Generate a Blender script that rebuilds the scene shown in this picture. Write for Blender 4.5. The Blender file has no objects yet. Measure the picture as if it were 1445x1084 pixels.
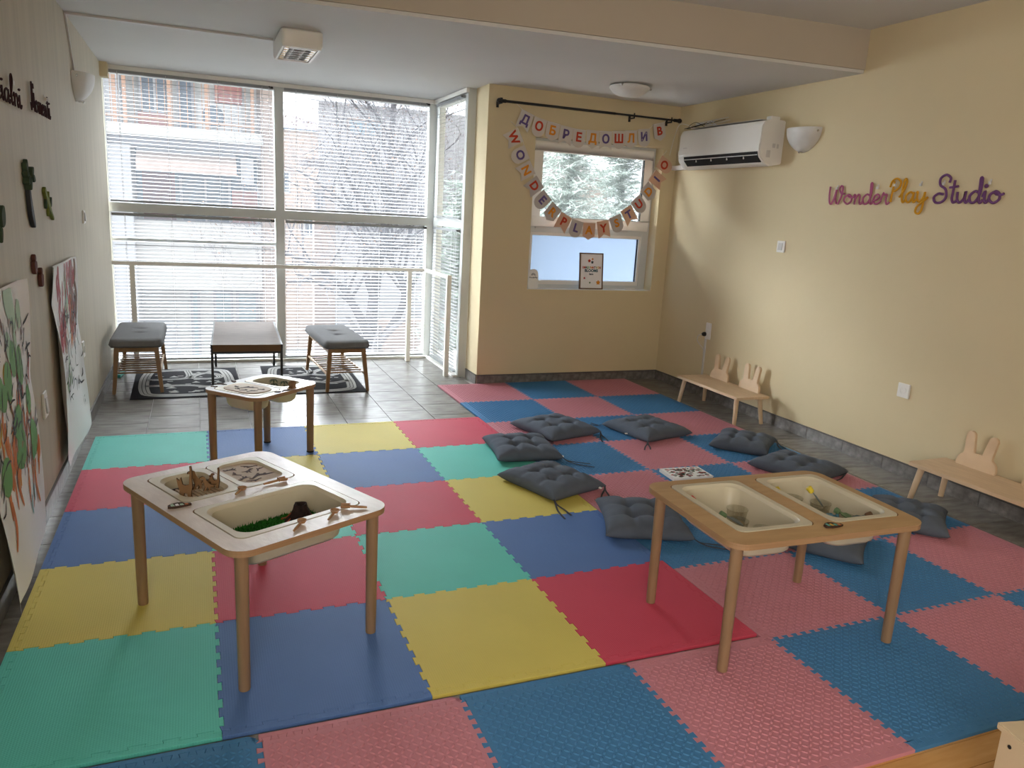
import bpy, bmesh, math, random
from math import sin, cos, pi, radians as RD
from mathutils import Vector, Matrix, Euler
random.seed(7)
S = bpy.context.scene
COL = S.collection
# ------------------------------------------------------------------ camera, world, light, exposure
cam_d = bpy.data.cameras.new('camera'); cam = bpy.data.objects.new('camera', cam_d); COL.objects.link(cam)
cam.location = (0.5797, -2.0071, 1.4581)
cam.rotation_euler = (RD(77.4627), RD(-3.0654), RD(-21.9368))
cam_d.sensor_fit = 'HORIZONTAL'; cam_d.sensor_width = 36.0; cam_d.lens = 1079.86 * 36 / 1445
cam_d.clip_start = 0.05; cam_d.clip_end = 200
S.camera = cam
S.view_settings.view_transform = 'Standard'; S.view_settings.look = 'None'
S.view_settings.gamma = 1.0; S.view_settings.use_curve_mapping = False
S.view_settings.exposure = 3.12
w = bpy.data.worlds.new('overcast_sky'); S.world = w; w.use_nodes = True
wn = w.node_tree.nodes; wl = w.node_tree.links; wn.clear()
wo = wn.new('ShaderNodeOutputWorld'); wb = wn.new('ShaderNodeBackground')
tc = wn.new('ShaderNodeTexCoord'); sx = wn.new('ShaderNodeSeparateXYZ'); cr = wn.new('ShaderNodeValToRGB')
wl.new(tc.outputs['Generated'], sx.inputs[0]); wl.new(sx.outputs['Z'], cr.inputs[0])
cr.color_ramp.elements[0].position = 0.0; cr.color_ramp.elements[0].color = (0.80, 0.86, 0.93, 1)
cr.color_ramp.elements[1].position = 0.9; cr.color_ramp.elements[1].color = (0.90, 0.95, 1.0, 1)
wl.new(cr.outputs[0], wb.inputs[0]); wb.inputs[1].default_value = 0.34
wl.new(wb.outputs[0], wo.inputs[0])

def area(name, loc, rot, sx_, sy_, power, color, portal=False):
    d = bpy.data.lights.new(name, 'AREA'); d.shape = 'RECTANGLE'; d.size = sx_; d.size_y = sy_
    d.energy = power; d.color = color
    o = bpy.data.objects.new(name, d); COL.objects.link(o); o.location = loc; o.rotation_euler = rot
    if portal: d.cycles.is_portal = True
    return o
# sky portals in the openings (they only guide the sampling of the sky, they give no light of their own)
area('sky_portal', (1.30, 5.60, 1.2), (RD(-90), 0, 0), 3.0, 2.6, 1, (1, 1, 1), True)
area('sky_portal', (2.95, 4.85, 1.2), (RD(90), 0, RD(90)), 1.2, 2.6, 1, (1, 1, 1), True)
area('sky_portal', (3.83, 4.50, 1.5), (RD(-90), 0, 0), 1.3, 1.4, 1, (1, 1, 1), True)
# soft wide sun added behind the houses across the street, brightening the room
sd_ = bpy.data.lights.new('room_fill_sun', 'SUN'); sd_.energy = 6.8; sd_.angle = RD(95); sd_.color = (0.90, 0.96, 1.0)
so_ = bpy.data.objects.new('room_fill_sun', sd_); COL.objects.link(so_); so_.location = (-6, 16, 14)
so_.rotation_euler = Vector((0.78, -1.0, -0.80)).to_track_quat('-Z', 'Y').to_euler()
# added fill lamp behind the camera, standing in for an unseen window
area('rear_fill_light', (0.0, -2.7, 1.45), (RD(90), 0, RD(-80)), 3.4, 1.6, 22.5, (1.0, 0.93, 0.85))

# ------------------------------------------------------------------ materials
def mat(name, col, rough=0.6, spec=0.4, metal=0.0, noise=0.0, nscale=8.0, bump=0.0, bscale=60.0, stretch=None, col2=None, alpha=None, trans=0.0, coat=0.0):
    m = bpy.data.materials.new(name); m.use_nodes = True
    nt = m.node_tree; b = nt.nodes['Principled BSDF']; L = nt.links
    b.inputs['Base Color'].default_value = (*col, 1); b.inputs['Roughness'].default_value = rough
    b.inputs['Specular IOR Level'].default_value = spec; b.inputs['Metallic'].default_value = metal
    if trans: b.inputs['Transmission Weight'].default_value = trans
    if coat: b.inputs['Coat Weight'].default_value = coat; b.inputs['Coat Roughness'].default_value = 0.15
    m.diffuse_color = (*col, 1)
    t = nt.nodes.new('ShaderNodeTexCoord'); mp = nt.nodes.new('ShaderNodeMapping')
    L.new(t.outputs['Object'], mp.inputs[0])
    if stretch: mp.inputs['Scale'].default_value = stretch
    if noise or col2:
        n = nt.nodes.new('ShaderNodeTexNoise'); n.inputs['Scale'].default_value = nscale; n.inputs['Detail'].default_value = 6
        L.new(mp.outputs[0], n.inputs['Vector'])
        r = nt.nodes.new('ShaderNodeValToRGB'); L.new(n.outputs['Fac'], r.inputs[0])
        c2 = col2 if col2 else tuple(min(1, c * (1 + noise)) for c in col)
        c1 = col if col2 else tuple(c * (1 - noise) for c in col)
        r.color_ramp.elements[0].position = 0.3; r.color_ramp.elements[0].color = (*c1, 1)
        r.color_ramp.elements[1].position = 0.7; r.color_ramp.elements[1].color = (*c2, 1)
        L.new(r.outputs[0], b.inputs['Base Color'])
    if bump:
        n2 = nt.nodes.new('ShaderNodeTexNoise'); n2.inputs['Scale'].default_value = bscale; n2.inputs['Detail'].default_value = 4
        L.new(mp.outputs[0], n2.inputs['Vector'])
        bp = nt.nodes.new('ShaderNodeBump'); bp.inputs['Strength'].default_value = bump; bp.inputs['Distance'].default_value = 0.01
        L.new(n2.outputs['Fac'], bp.inputs['Height']); L.new(bp.outputs[0], b.inputs['Normal'])
    return m

def foam(name, col, fine=True):
    m = mat(name, col, rough=0.6, spec=0.14, noise=0.04, nscale=3)
    nt = m.node_tree; L = nt.links; b = nt.nodes['Principled BSDF']
    if fine:
        t = [n for n in nt.nodes if n.type == 'TEX_COORD'][0]
        w1 = nt.nodes.new('ShaderNodeTexWave'); w1.inputs['Scale'].default_value = 42; w1.bands_direction = 'X'
        w2 = nt.nodes.new('ShaderNodeTexWave'); w2.inputs['Scale'].default_value = 42; w2.bands_direction = 'Y'
        mm = nt.nodes.new('ShaderNodeMath'); mm.operation = 'MULTIPLY'
        for q in (w1, w2): L.new(t.outputs['Object'], q.inputs['Vector'])
        L.new(w1.outputs['Fac'], mm.inputs[0]); L.new(w2.outputs['Fac'], mm.inputs[1])
        bp = nt.nodes.new('ShaderNodeBump'); bp.inputs['Strength'].default_value = 0.35; bp.inputs['Distance'].default_value = 0.0015
        L.new(mm.outputs[0], bp.inputs['Height']); L.new(bp.outputs[0], b.inputs['Normal'])
    return m

def glass(name, tint=(1, 1, 1), gl=0.08, rough=0.0):
    m = bpy.data.materials.new(name); m.use_nodes = True; nt = m.node_tree; nt.nodes.clear()
    o = nt.nodes.new('ShaderNodeOutputMaterial'); mx = nt.nodes.new('ShaderNodeMixShader')
    t = nt.nodes.new('ShaderNodeBsdfTransparent'); g = nt.nodes.new('ShaderNodeBsdfGlossy')
    t.inputs[0].default_value = (*tint, 1); g.inputs['Roughness'].default_value = rough; mx.inputs[0].default_value = gl
    nt.links.new(t.outputs[0], mx.inputs[1]); nt.links.new(g.outputs[0], mx.inputs[2]); nt.links.new(mx.outputs[0], o.inputs[0])
    return m
def frosted(name, tint, mixw):
    m = bpy.data.materials.new(name); m.use_nodes = True; nt = m.node_tree; nt.nodes.clear()
    o = nt.nodes.new('ShaderNodeOutputMaterial'); mx = nt.nodes.new('ShaderNodeMixShader')
    t = nt.nodes.new('ShaderNodeBsdfTransparent'); g = nt.nodes.new('ShaderNodeBsdfTranslucent')
    g.inputs[0].default_value = (*tint, 1); mx.inputs[0].default_value = mixw
    nt.links.new(t.outputs[0], mx.inputs[1]); nt.links.new(g.outputs[0], mx.inputs[2]); nt.links.new(mx.outputs[0], o.inputs[0])
    return m

M = {}
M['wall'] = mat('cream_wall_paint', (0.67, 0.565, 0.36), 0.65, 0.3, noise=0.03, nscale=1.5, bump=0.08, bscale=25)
M['wall_left'] = mat('brushed_cream_grazing_light', (0.50, 0.45, 0.355), 0.6, 0.3, noise=0.07, nscale=2.2, stretch=(1, 9, 0.5), bump=0.06, bscale=10)  # greyer than the other walls: bluish grazing window light put into the colour
M['ceil'] = mat('ceiling_paint', (0.66, 0.655, 0.64), 0.7, 0.25, noise=0.02, nscale=2, bump=0.05, bscale=12)
M['beam'] = mat('beam_paint', (0.50, 0.44, 0.36), 0.7, 0.25, noise=0.03, nscale=2)
M['tile'] = mat('stone_floor_tile', (0.15, 0.14, 0.125), 0.26, 0.35, nscale=7, col2=(0.27, 0.26, 0.24), stretch=(1, 3, 1), bump=0.04, bscale=14)
M['grout'] = mat('tile_grout', (0.42, 0.41, 0.39), 0.8, 0.2)
M['base'] = mat('stone_skirting', (0.10, 0.092, 0.086), 0.3, 0.4, nscale=22, col2=(0.24, 0.225, 0.215))
M['basetrim'] = mat('dark_trim', (0.07, 0.065, 0.06), 0.35, 0.5)
M['plank'] = mat('varnished_floor_plank', (0.50, 0.25, 0.075), 0.25, 0.5, nscale=5, col2=(0.62, 0.34, 0.12), stretch=(1, 8, 1))
M['white'] = mat('white_frame_paint', (0.62, 0.64, 0.63), 0.4, 0.4, noise=0.02)
M['pvc'] = mat('white_window_plastic', (0.80, 0.78, 0.74), 0.35, 0.4, noise=0.01)
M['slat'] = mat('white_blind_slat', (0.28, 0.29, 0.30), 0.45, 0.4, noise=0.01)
M['cord'] = mat('pale_cord', (0.75, 0.76, 0.78), 0.7, 0.2)
M['glass'] = frosted('glare_veiled_glass', (0.85, 0.88, 0.95), 0.022)  # slight translucency stands in for veiling glare over the view
M['frost'] = frosted('frosted_glass', (0.30, 0.345, 0.41), 0.93)
M['haze'] = frosted('hazy_glass', (0.80, 0.86, 0.86), 0.03)
M['plastic_white'] = mat('white_plastic', (0.80, 0.78, 0.74), 0.3, 0.5, noise=0.01)
M['plastic_grey'] = mat('grey_plastic', (0.60, 0.58, 0.56), 0.35, 0.4)
M['black'] = mat('black_metal', (0.012, 0.012, 0.014), 0.4, 0.5)
M['rubber'] = mat('black_rubber', (0.02, 0.02, 0.02), 0.6, 0.3)
M['dark'] = mat('dark_cavity', (0.02, 0.02, 0.02), 0.7, 0.2)
M['chrome'] = mat('chrome', (0.7, 0.7, 0.7), 0.15, 0.5, metal=1.0)
M['mirror'] = mat('polished_louvre', (0.75, 0.72, 0.68), 0.12, 0.5, metal=1.0)
M['lampglass'] = mat('matt_lamp_glass', (0.66, 0.65, 0.63), 0.35, 0.5, noise=0.04, nscale=14)
M['wood_leg'] = mat('beech_leg', (0.24, 0.15, 0.085), 0.4, 0.4, nscale=6, col2=(0.32, 0.205, 0.12), stretch=(6, 6, 0.7))
M['wood_top'] = mat('pale_sheen_plywood', (0.60, 0.51, 0.45), 0.38, 0.8, nscale=9, col2=(0.76, 0.67, 0.60), stretch=(1, 2.2, 1), bump=0.1, bscale=40)  # pale tone carries window sheen on top of the wood's own colour
M['wood_oak'] = mat('oiled_plywood', (0.44, 0.27, 0.12), 0.42, 0.4, nscale=7, col2=(0.52, 0.33, 0.155), stretch=(1, 5, 1))
M['white_top'] = mat('white_laminate', (0.80, 0.80, 0.80), 0.25, 0.5)
M['ply_edge'] = mat('plywood_edge', (0.32, 0.19, 0.10), 0.55, 0.3, nscale=5, col2=(0.40, 0.25, 0.14), stretch=(1, 1, 60))
M['tray'] = mat('cream_tray_plastic', (0.60, 0.55, 0.42), 0.35, 0.4, noise=0.01)
M['pine'] = mat('pale_pine', (0.62, 0.45, 0.29), 0.45, 0.35, nscale=6, col2=(0.72, 0.54, 0.36), stretch=(6, 1, 1.2))
M['stoolwood'] = mat('brown_bamboo', (0.24, 0.13, 0.055), 0.4, 0.4, nscale=8, col2=(0.31, 0.18, 0.08), stretch=(5, 5, 1))
M['ctop'] = mat('greyed_oak_veneer', (0.13, 0.10, 0.085), 0.6, 0.12, nscale=5, col2=(0.17, 0.135, 0.115), stretch=(1.5, 7, 1))
M['cedge'] = mat('dark_oak_edge', (0.15, 0.075, 0.03), 0.45, 0.3)
M['greyfab'] = mat('grey_stool_fabric', (0.17, 0.17, 0.175), 0.85, 0.15, noise=0.05, nscale=60, bump=0.15, bscale=300)
M['cushion'] = mat('slate_cotton', (0.105, 0.125, 0.16), 0.85, 0.15, noise=0.08, nscale=12, bump=0.12, bscale=120)
M['strap'] = mat('slate_tape', (0.06, 0.065, 0.08), 0.85, 0.15)
M['tag'] = mat('white_care_tag', (0.8, 0.8, 0.78), 0.7, 0.2)
M['ruglack'] = mat('black_rug', (0.022, 0.022, 0.026), 0.9, 0.1, noise=0.1, nscale=60)
M['rugwhite'] = mat('white_rug_print', (0.48, 0.48, 0.47), 0.9, 0.1, noise=0.06, nscale=60)
M['ruggrey'] = mat('grey_rug_print', (0.2, 0.2, 0.2), 0.9, 0.1)
M['paper'] = mat('white_paper', (0.86, 0.85, 0.87), 0.7, 0.2, noise=0.015, nscale=4)
M['f_teal'] = foam('teal_foam', (0.115, 0.55, 0.47)); M['f_red'] = foam('red_foam', (0.56, 0.065, 0.11))
M['f_blue'] = foam('blue_foam', (0.09, 0.18, 0.42)); M['f_yellow'] = foam('yellow_foam', (0.62, 0.52, 0.12))
M['d_pink'] = foam('pink_foam', (0.52, 0.215, 0.26), False); M['d_blue'] = foam('petrol_foam', (0.06, 0.20, 0.40), False)
def plain(n, c, r=0.6, **k): M[n] = mat(n, c, r, 0.3, **k); return M[n]
plain('paint_green', (0.16, 0.36, 0.13)); plain('paint_light', (0.45, 0.62, 0.46)); plain('paint_red', (0.42, 0.06, 0.07))
plain('paint_orange', (0.62, 0.20, 0.06)); plain('paint_brown', (0.17, 0.08, 0.05)); plain('paint_black', (0.03, 0.03, 0.035))
plain('paint_yellow', (0.68, 0.44, 0.07)); plain('paint_teal', (0.12, 0.42, 0.38))
plain('letter_red', (0.50, 0.05, 0.02)); plain('letter_orange', (0.70, 0.26, 0.02)); plain('letter_purple', (0.13, 0.09, 0.25))
plain('pennant_white', (0.62, 0.57, 0.52), 0.8); plain('pennant_peach', (0.66, 0.42, 0.30), 0.8); plain('pennant_backlit', (0.50, 0.46, 0.44), 0.8)  # last one: shade against the bright window put into the pennant colour
plain('yarn_pink', (0.40, 0.11, 0.22), 0.9); plain('yarn_yellow', (0.60, 0.30, 0.02), 0.9); plain('yarn_purple', (0.17, 0.07, 0.20), 0.9)
plain('yarn_brown', (0.045, 0.018, 0.022), 0.9)
plain('deco_green', (0.045, 0.07, 0.04), 0.8); plain('deco_lime', (0.17, 0.20, 0.04), 0.8); plain('deco_brown', (0.12, 0.045, 0.035), 0.8)
plain('grass', (0.02, 0.16, 0.015), 0.9, noise=0.5, nscale=120, bump=1.0, bscale=180)
plain('rock', (0.022, 0.012, 0.010), 0.9, noise=0.5, nscale=60); plain('lava', (0.35, 0.07, 0.02), 0.6)
plain('laser_wood', (0.27, 0.155, 0.075), 0.6, noise=0.08); plain('laser_edge', (0.05, 0.022, 0.012), 0.7)
plain('board_wood', (0.50, 0.37, 0.25), 0.6, noise=0.06); plain('sand', (0.52, 0.36, 0.2), 0.9, noise=0.1, nscale=80)
plain('tool_yellow', (0.66, 0.52, 0.05), 0.4); plain('tool_green', (0.12, 0.20, 0.10), 0.5); plain('tool_red', (0.6, 0.06, 0.05), 0.4)
plain('tool_brown', (0.16, 0.09, 0.045), 0.5); plain('tool_grey', (0.14, 0.17, 0.17), 0.5); plain('tool_blue', (0.08, 0.24, 0.33), 0.5)
plain('spoonwood', (0.38, 0.21, 0.10), 0.5, noise=0.1, nscale=20)
plain('cream_box', (0.58, 0.47, 0.32), 0.5)
plain('cover_print', (0.16, 0.12, 0.10), 0.6); plain('teal_card', (0.06, 0.40, 0.33), 0.5)
M['cup'] = glass('clear_cup_plastic', (0.94, 0.94, 0.92), 0.14, 0.1)
# outdoors
plain('render_pale', (0.360, 0.348, 0.319), 0.9, noise=0.05, nscale=2); plain('render_white', (0.33, 0.33, 0.33), 0.9)
plain('render_beige', (0.29, 0.225, 0.185), 0.9, noise=0.04); plain('render_grey', (0.209, 0.209, 0.220), 0.9)
plain('brick_red', (0.336, 0.136, 0.112), 0.9, noise=0.1); plain('maroon', (0.136, 0.060, 0.060), 0.8); plain('rail_orange', (0.30, 0.175, 0.11), 0.7)
plain('window_dark', (0.080, 0.104, 0.128), 0.15); plain('window_blue', (0.144, 0.240, 0.288), 0.15); plain('roof_tile', (0.085, 0.06, 0.06), 0.9, noise=0.15, nscale=20)
plain('awning_cloth', (0.348, 0.273, 0.232), 0.9, noise=0.08, nscale=6); plain('ac_case', (0.348, 0.348, 0.336), 0.5); plain('street', (0.13, 0.125, 0.12), 0.9, noise=0.08)
plain('paving_pink', (0.19, 0.135, 0.12), 0.9, noise=0.1, nscale=3); plain('bark', (0.065, 0.06, 0.065), 0.9, noise=0.2, nscale=10)
plain('twig', (0.15, 0.14, 0.145), 0.9); plain('needle', (0.16, 0.2, 0.17), 0.9); plain('needle_pale', (0.3, 0.33, 0.3), 0.9); plain('dryleaf', (0.16, 0.1, 0.07), 0.9)
plain('paint_ink', (0.024, 0.080, 0.120))
plain('shop_teal', (0.151, 0.209, 0.220), 0.4)

# ------------------------------------------------------------------ mesh helpers
class MB:
    def __init__(s): s.v = []; s.f = []; s.m = []; s.mi = 0
    def add(s, vs, fs):
        n = len(s.v); s.v += [tuple(p) for p in vs]
        for f in fs: s.f.append(tuple(i + n for i in f)); s.m.append(s.mi)
    def box(s, c, d, rz=0, rx=0, ry=0):
        e = Euler((rx, ry, rz)).to_matrix(); c = Vector(c); vs = []
        for x in (-.5, .5):
            for y in (-.5, .5):
                for z in (-.5, .5): vs.append(c + e @ Vector((x * d[0], y * d[1], z * d[2])))
        s.add(vs, [(0, 1, 3, 2), (4, 6, 7, 5), (0, 4, 5, 1), (2, 3, 7, 6), (0, 2, 6, 4), (1, 5, 7, 3)])
    def b2(s, a, b):
        s.box([(a[i] + b[i]) / 2 for i in range(3)], [abs(b[i] - a[i]) for i in range(3)])
    def beam(s, a, b, wd, ht, up=(0, 0, 1)):
        a = Vector(a); b = Vector(b); d = (b - a).normalized(); u = Vector(up)
        if abs(d.dot(u)) > .98: u = Vector((0, 1, 0))
        r = d.cross(u).normalized(); u = r.cross(d)
        vs = [p + r * x * wd / 2 + u * z * ht / 2 for p in (a, b) for x, z in ((-1, -1), (1, -1), (1, 1), (-1, 1))]
        s.add(vs, [(3, 2, 1, 0), (4, 5, 6, 7), (0, 1, 5, 4), (1, 2, 6, 5), (2, 3, 7, 6), (3, 0, 4, 7)])
    def tube(s, pts, r, n=8, cap=True):
        pts = [Vector(p) for p in pts]; rs = r if isinstance(r, (list, tuple)) else [r] * len(pts)
        vs = []; fs = []; prev = None
        for i, p in enumerate(pts):
            d = (pts[min(i + 1, len(pts) - 1)] - pts[max(i - 1, 0)])
            d = d.normalized() if d.length > 1e-9 else Vector((0, 0, 1))
            if prev is None:
                u = Vector((0, 0, 1)) if abs(d.z) < .9 else Vector((1, 0, 0))
                u = (u - d * u.dot(d)).normalized()
            else:
                u = prev - d * prev.dot(d); u = u.normalized() if u.length > 1e-6 else d.orthogonal().normalized()
            prev = u; v = d.cross(u)
            for k in range(n):
                a = 2 * pi * k / n; vs.append(p + (u * cos(a) + v * sin(a)) * rs[i])
        for i in range(len(pts) - 1):
            for k in range(n):
                fs.append((i * n + k, i * n + (k + 1) % n, (i + 1) * n + (k + 1) % n, (i + 1) * n + k))
        if cap: fs.append(tuple(range(n - 1, -1, -1))); fs.append(tuple((len(pts) - 1) * n + k for k in range(n)))
        s.add(vs, fs)
    def lathe(s, prof, n=24, c=(0, 0, 0), a0=0, a1=2 * pi, M4=None):
        full = abs(a1 - a0 - 2 * pi) < 1e-6; m = n if full else n + 1; vs = []; fs = []
        for r, z in prof:
            for k in range(m):
                a = a0 + (a1 - a0) * k / n; p = Vector((r * cos(a), r * sin(a), z))
                if M4: p = M4 @ p
                vs.append(p + Vector(c))
        for i in range(len(prof) - 1):
            for k in range(n if full else m - 1):
                k2 = (k + 1) % m
                fs.append((i * m + k, i * m + k2, (i + 1) * m + k2, (i + 1) * m + k))
        s.add(vs, fs)
    def prism(s, poly, z0, z1, T=None):
        # poly: list of (x, y); T maps (x, y, z) to 3-D
        n = len(poly); a = sum(poly[i][0] * poly[(i + 1) % n][1] - poly[(i + 1) % n][0] * poly[i][1] for i in range(n))
        if a < 0: poly = poly[::-1]
        T = T or (lambda x, y, z: (x, y, z))
        vs = [T(x, y, z0) for x, y in poly] + [T(x, y, z1) for x, y in poly]
        fs = [tuple(range(n - 1, -1, -1)), tuple(range(n, 2 * n))] + [(i, (i + 1) % n, n + (i + 1) % n, n + i) for i in range(n)]
        s.add(vs, fs)
    def loft(s, rings, cap0=True, cap1=True):
        n = len(rings[0]); fs = []
        vs = [p for r in rings for p in r]
        for i in range(len(rings) - 1):
            for k in range(n): fs.append((i * n + k, i * n + (k + 1) % n, (i + 1) * n + (k + 1) % n, (i + 1) * n + k))
        if cap0: fs.append(tuple(range(n - 1, -1, -1)))
        if cap1: fs.append(tuple((len(rings) - 1) * n + k for k in range(n)))
        s.add(vs, fs)
    def ball(s, c, r, n=10, m=6, sq=(1, 1, 1)):
        prof = [(r * sin(pi * i / m), -r * cos(pi * i / m)) for i in range(m + 1)]
        vs = []; fs = []
        for rr, z in prof:
            for k in range(n):
                a = 2 * pi * k / n; vs.append((c[0] + rr * cos(a) * sq[0], c[1] + rr * sin(a) * sq[1], c[2] + z * sq[2]))
        for i in range(m):
            for k in range(n): fs.append((i * n + k, i * n + (k + 1) % n, (i + 1) * n + (k + 1) % n, (i + 1) * n + k))
        s.add(vs, fs)
    def mesh(s, name, mats, smooth=False, bevel=0.0, angle=35):
        me = bpy.data.meshes.new(name); me.from_pydata(s.v, [], s.f); me.validate()
        for m in (mats if isinstance(mats, (list, tuple)) else [mats]): me.materials.append(m)
        if len(me.polygons) == len(s.m): me.polygons.foreach_set('material_index', s.m)
        bm = bmesh.new(); bm.from_mesh(me)
        bmesh.ops.remove_doubles(bm, verts=bm.verts, dist=1e-6)
        bmesh.ops.recalc_face_normals(bm, faces=bm.faces)
        if bevel:
            es = [e for e in bm.edges if len(e.link_faces) == 2 and e.calc_face_angle(0) > RD(30)]
            bmesh.ops.bevel(bm, geom=es, offset=bevel, segments=2, affect='EDGES', clamp_overlap=True)
        bm.to_mesh(me); bm.free()
        if smooth or bevel:
            me.polygons.foreach_set('use_smooth', [True] * len(me.polygons))
            me.set_sharp_from_angle(angle=RD(angle))
        me.update(); return me
    def build(s, name, mats, parent=None, smooth=False, bevel=0.0, loc=None, rz=0, angle=35):
        return link(name, s.mesh(name, mats, smooth, bevel, angle), parent, loc, rz)

def link(name, me, parent=None, loc=None, rz=0):
    o = bpy.data.objects.new(name, me); COL.objects.link(o)
    if parent: o.parent = parent
    if loc: o.location = loc
    if rz: o.rotation_euler = (0, 0, rz)
    return o
def tag(o, label=None, cat=None, group=None, kind=None):
    if label: o['label'] = label
    if cat: o['category'] = cat
    if group: o['group'] = group
    if kind: o['kind'] = kind
    return o
def thing(name, label, cat, loc=(0, 0, 0), rz=0, group=None):
    o = bpy.data.objects.new(name, None); COL.objects.link(o); o.empty_display_size = 0.05
    o.location = loc; o.rotation_euler = (0, 0, rz); return tag(o, label, cat, group)
def struct(o, label=None): o['kind'] = 'structure'; o['label'] = label if label else o.name.replace('_', ' '); return o
def dup(root, loc=None, rz=None, label=None):
    r = root.copy(); COL.objects.link(r)
    if loc is not None: r.location = loc
    if rz is not None: r.rotation_euler = (0, 0, rz)
    if label: r['label'] = label
    for ch in list(root.children):
        c = ch.copy(); COL.objects.link(c); c.parent = r
        for g in list(ch.children):
            d = g.copy(); COL.objects.link(d); d.parent = c
    return r
def rrect(hx, hy, r, n=6, cx=0, cy=0):
    pts = []
    for sx_, sy_, a0 in ((1, 1, 0), (-1, 1, pi / 2), (-1, -1, pi), (1, -1, 3 * pi / 2)):
        for k in range(n + 1):
            a = a0 + pi / 2 * k / n
            pts.append((cx + sx_ * (hx - r) + r * cos(a), cy + sy_ * (hy - r) + r * sin(a)))
    return pts
def catmull(pts, n=6, closed=False):
    P = [Vector(p) for p in pts]; out = []; N = len(P)
    for i in range(N if closed else N - 1):
        if closed: p0, p1, p2, p3 = P[(i - 1) % N], P[i], P[(i + 1) % N], P[(i + 2) % N]
        else: p0, p1, p2, p3 = P[max(i - 1, 0)], P[i], P[i + 1], P[min(i + 2, N - 1)]
        for k in range(n):
            t = k / n
            out.append(0.5 * ((2 * p1) + (p2 - p0) * t + (2 * p0 - 5 * p1 + 4 * p2 - p3) * t * t + (3 * p1 - p0 - 3 * p2 + p3) * t ** 3))
    if not closed: out.append(P[-1])
    return out
def plate_with_holes(name, outer, holes, z0, z1, mats, parent, top_mat=0, side_mat=1):
    bm = bmesh.new()
    for z, mi in ((z1, top_mat), (z0, side_mat)):
        edges = []
        for loop in [outer] + holes:
            vs = [bm.verts.new((x, y, z)) for x, y in loop]
            edges += [bm.edges.new((vs[i], vs[(i + 1) % len(vs)])) for i in range(len(vs))]
        r = bmesh.ops.triangle_fill(bm, use_beauty=True, use_dissolve=False, edges=edges)
        for g in r['geom']:
            if isinstance(g, bmesh.types.BMFace):
                g.material_index = mi
                g.normal_update()
                if (g.normal.z > 0) != (z == z1): g.normal_flip()
    bm.verts.ensure_lookup_table(); off = sum(len(l) for l in [outer] + holes); base = 0
    for loop in [outer] + holes:
        n = len(loop)
        for i in range(n):
            f = bm.faces.new((bm.verts[base + i], bm.verts[base + (i + 1) % n], bm.verts[off + base + (i + 1) % n], bm.verts[off + base + i]))
            f.material_index = side_mat
        base += n
    bmesh.ops.recalc_face_normals(bm, faces=bm.faces)
    me = bpy.data.meshes.new(name); bm.to_mesh(me); bm.free()
    for m in mats: me.materials.append(m)
    return link(name, me, parent)
_tc = {}
def text_mesh(ch, size, ext, m, bold=0.0, align='CENTER'):
    k = (ch, size, ext, m.name, bold, align)
    if k in _tc: return _tc[k]
    c = bpy.data.curves.new('lettering', 'FONT'); c.body = ch; c.size = size; c.extrude = ext; c.offset = bold
    c.align_x = align; c.align_y = 'CENTER'; c.resolution_u = 3
    o = bpy.data.objects.new('lettering', c); COL.objects.link(o)
    bpy.context.view_layer.update()
    me = bpy.data.meshes.new_from_object(o.evaluated_get(bpy.context.evaluated_depsgraph_get()))
    bpy.data.objects.remove(o); me.materials.clear(); me.materials.append(m); _tc[k] = me; return me
# ------------------------------------------------------------------ room shell
XL, XR, YF, YB, ZC, ZU = -0.09, 4.59, 5.36, 4.08, 2.46, 2.72
def beam_y(x): return 2.517 - 0.1085 * (x + 0.09)
def sbox(name, a, b, m, label=None):
    q = MB(); q.b2(a, b); o = q.build(name, m); return struct(o, label)
fl = MB(); fl.b2((-0.3, -0.60, -0.12), (4.8, 5.7, -0.006)); floor = struct(fl.build('floor', M['grout']), 'grey stone tile floor, partly under the play mats')
wf = MB(); wf.b2((-0.3, -4.0, -0.12), (4.8, -0.60, -0.012)); wfloor = struct(wf.build('floor', M['dark']), 'varnished wooden plank floor at the near right corner')
tm = {}
def tile_mesh(wx, wy):
    k = (round(wx, 3), round(wy, 3))
    if k not in tm:
        q = MB(); q.box((wx / 2, wy / 2, -0.006), (wx - 0.004, wy - 0.004, 0.012)); tm[k] = q.mesh('tile', M['tile'], bevel=0.0008)
    return tm[k]
xs = [XL, 0.25, 0.561, 0.872, 1.183, 1.494, 1.805, 2.116, 2.428, 2.74, 3.05, 3.36, 3.67, 3.98, 4.29, XR]
for i in range(len(xs) - 1):
    off = 3.33 if i % 2 == 0 else 3.175
    k = -13
    while off + 0.31 * k < YF + 0.05:
        y0 = max(off + 0.31 * k, -0.60); y1 = min(off + 0.31 * (k + 1), 5.42); k += 1
        if y1 - y0 < 0.02: continue
        if xs[i] > 2.7 and y0 > YB: continue
        if xs[i] > 2.7: y1 = min(y1, YB)
        if y1 - y0 < 0.02: continue
        covered = (xs[i] > 0.05 and xs[i + 1] < 2.42 and y1 < 2.98) or (xs[i] > 2.5 and xs[i + 1] < 4.2 and y1 < 4.0)
        if covered: continue
        link('tile', tile_mesh(xs[i + 1] - xs[i], y1 - y0), floor, (xs[i], y0, 0))
y = -0.60
pk = {}
for r in range(10):
    x = -0.1 - (r * 0.37) % 0.9
    while x < 4.6:
        x0, x1 = max(x, XL), min(x + 0.9, XR); x += 0.9
        if x1 - x0 < 0.05: continue
        kk = round(x1 - x0, 3)
        if kk not in pk:
            q = MB(); q.box((kk / 2, -0.045, -0.008), (kk - 0.002, 0.088, 0.016)); pk[kk] = q.mesh('plank', M['plank'])
        link('plank', pk[kk], wfloor, (x0, y - 0.09 * r, 0))
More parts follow.
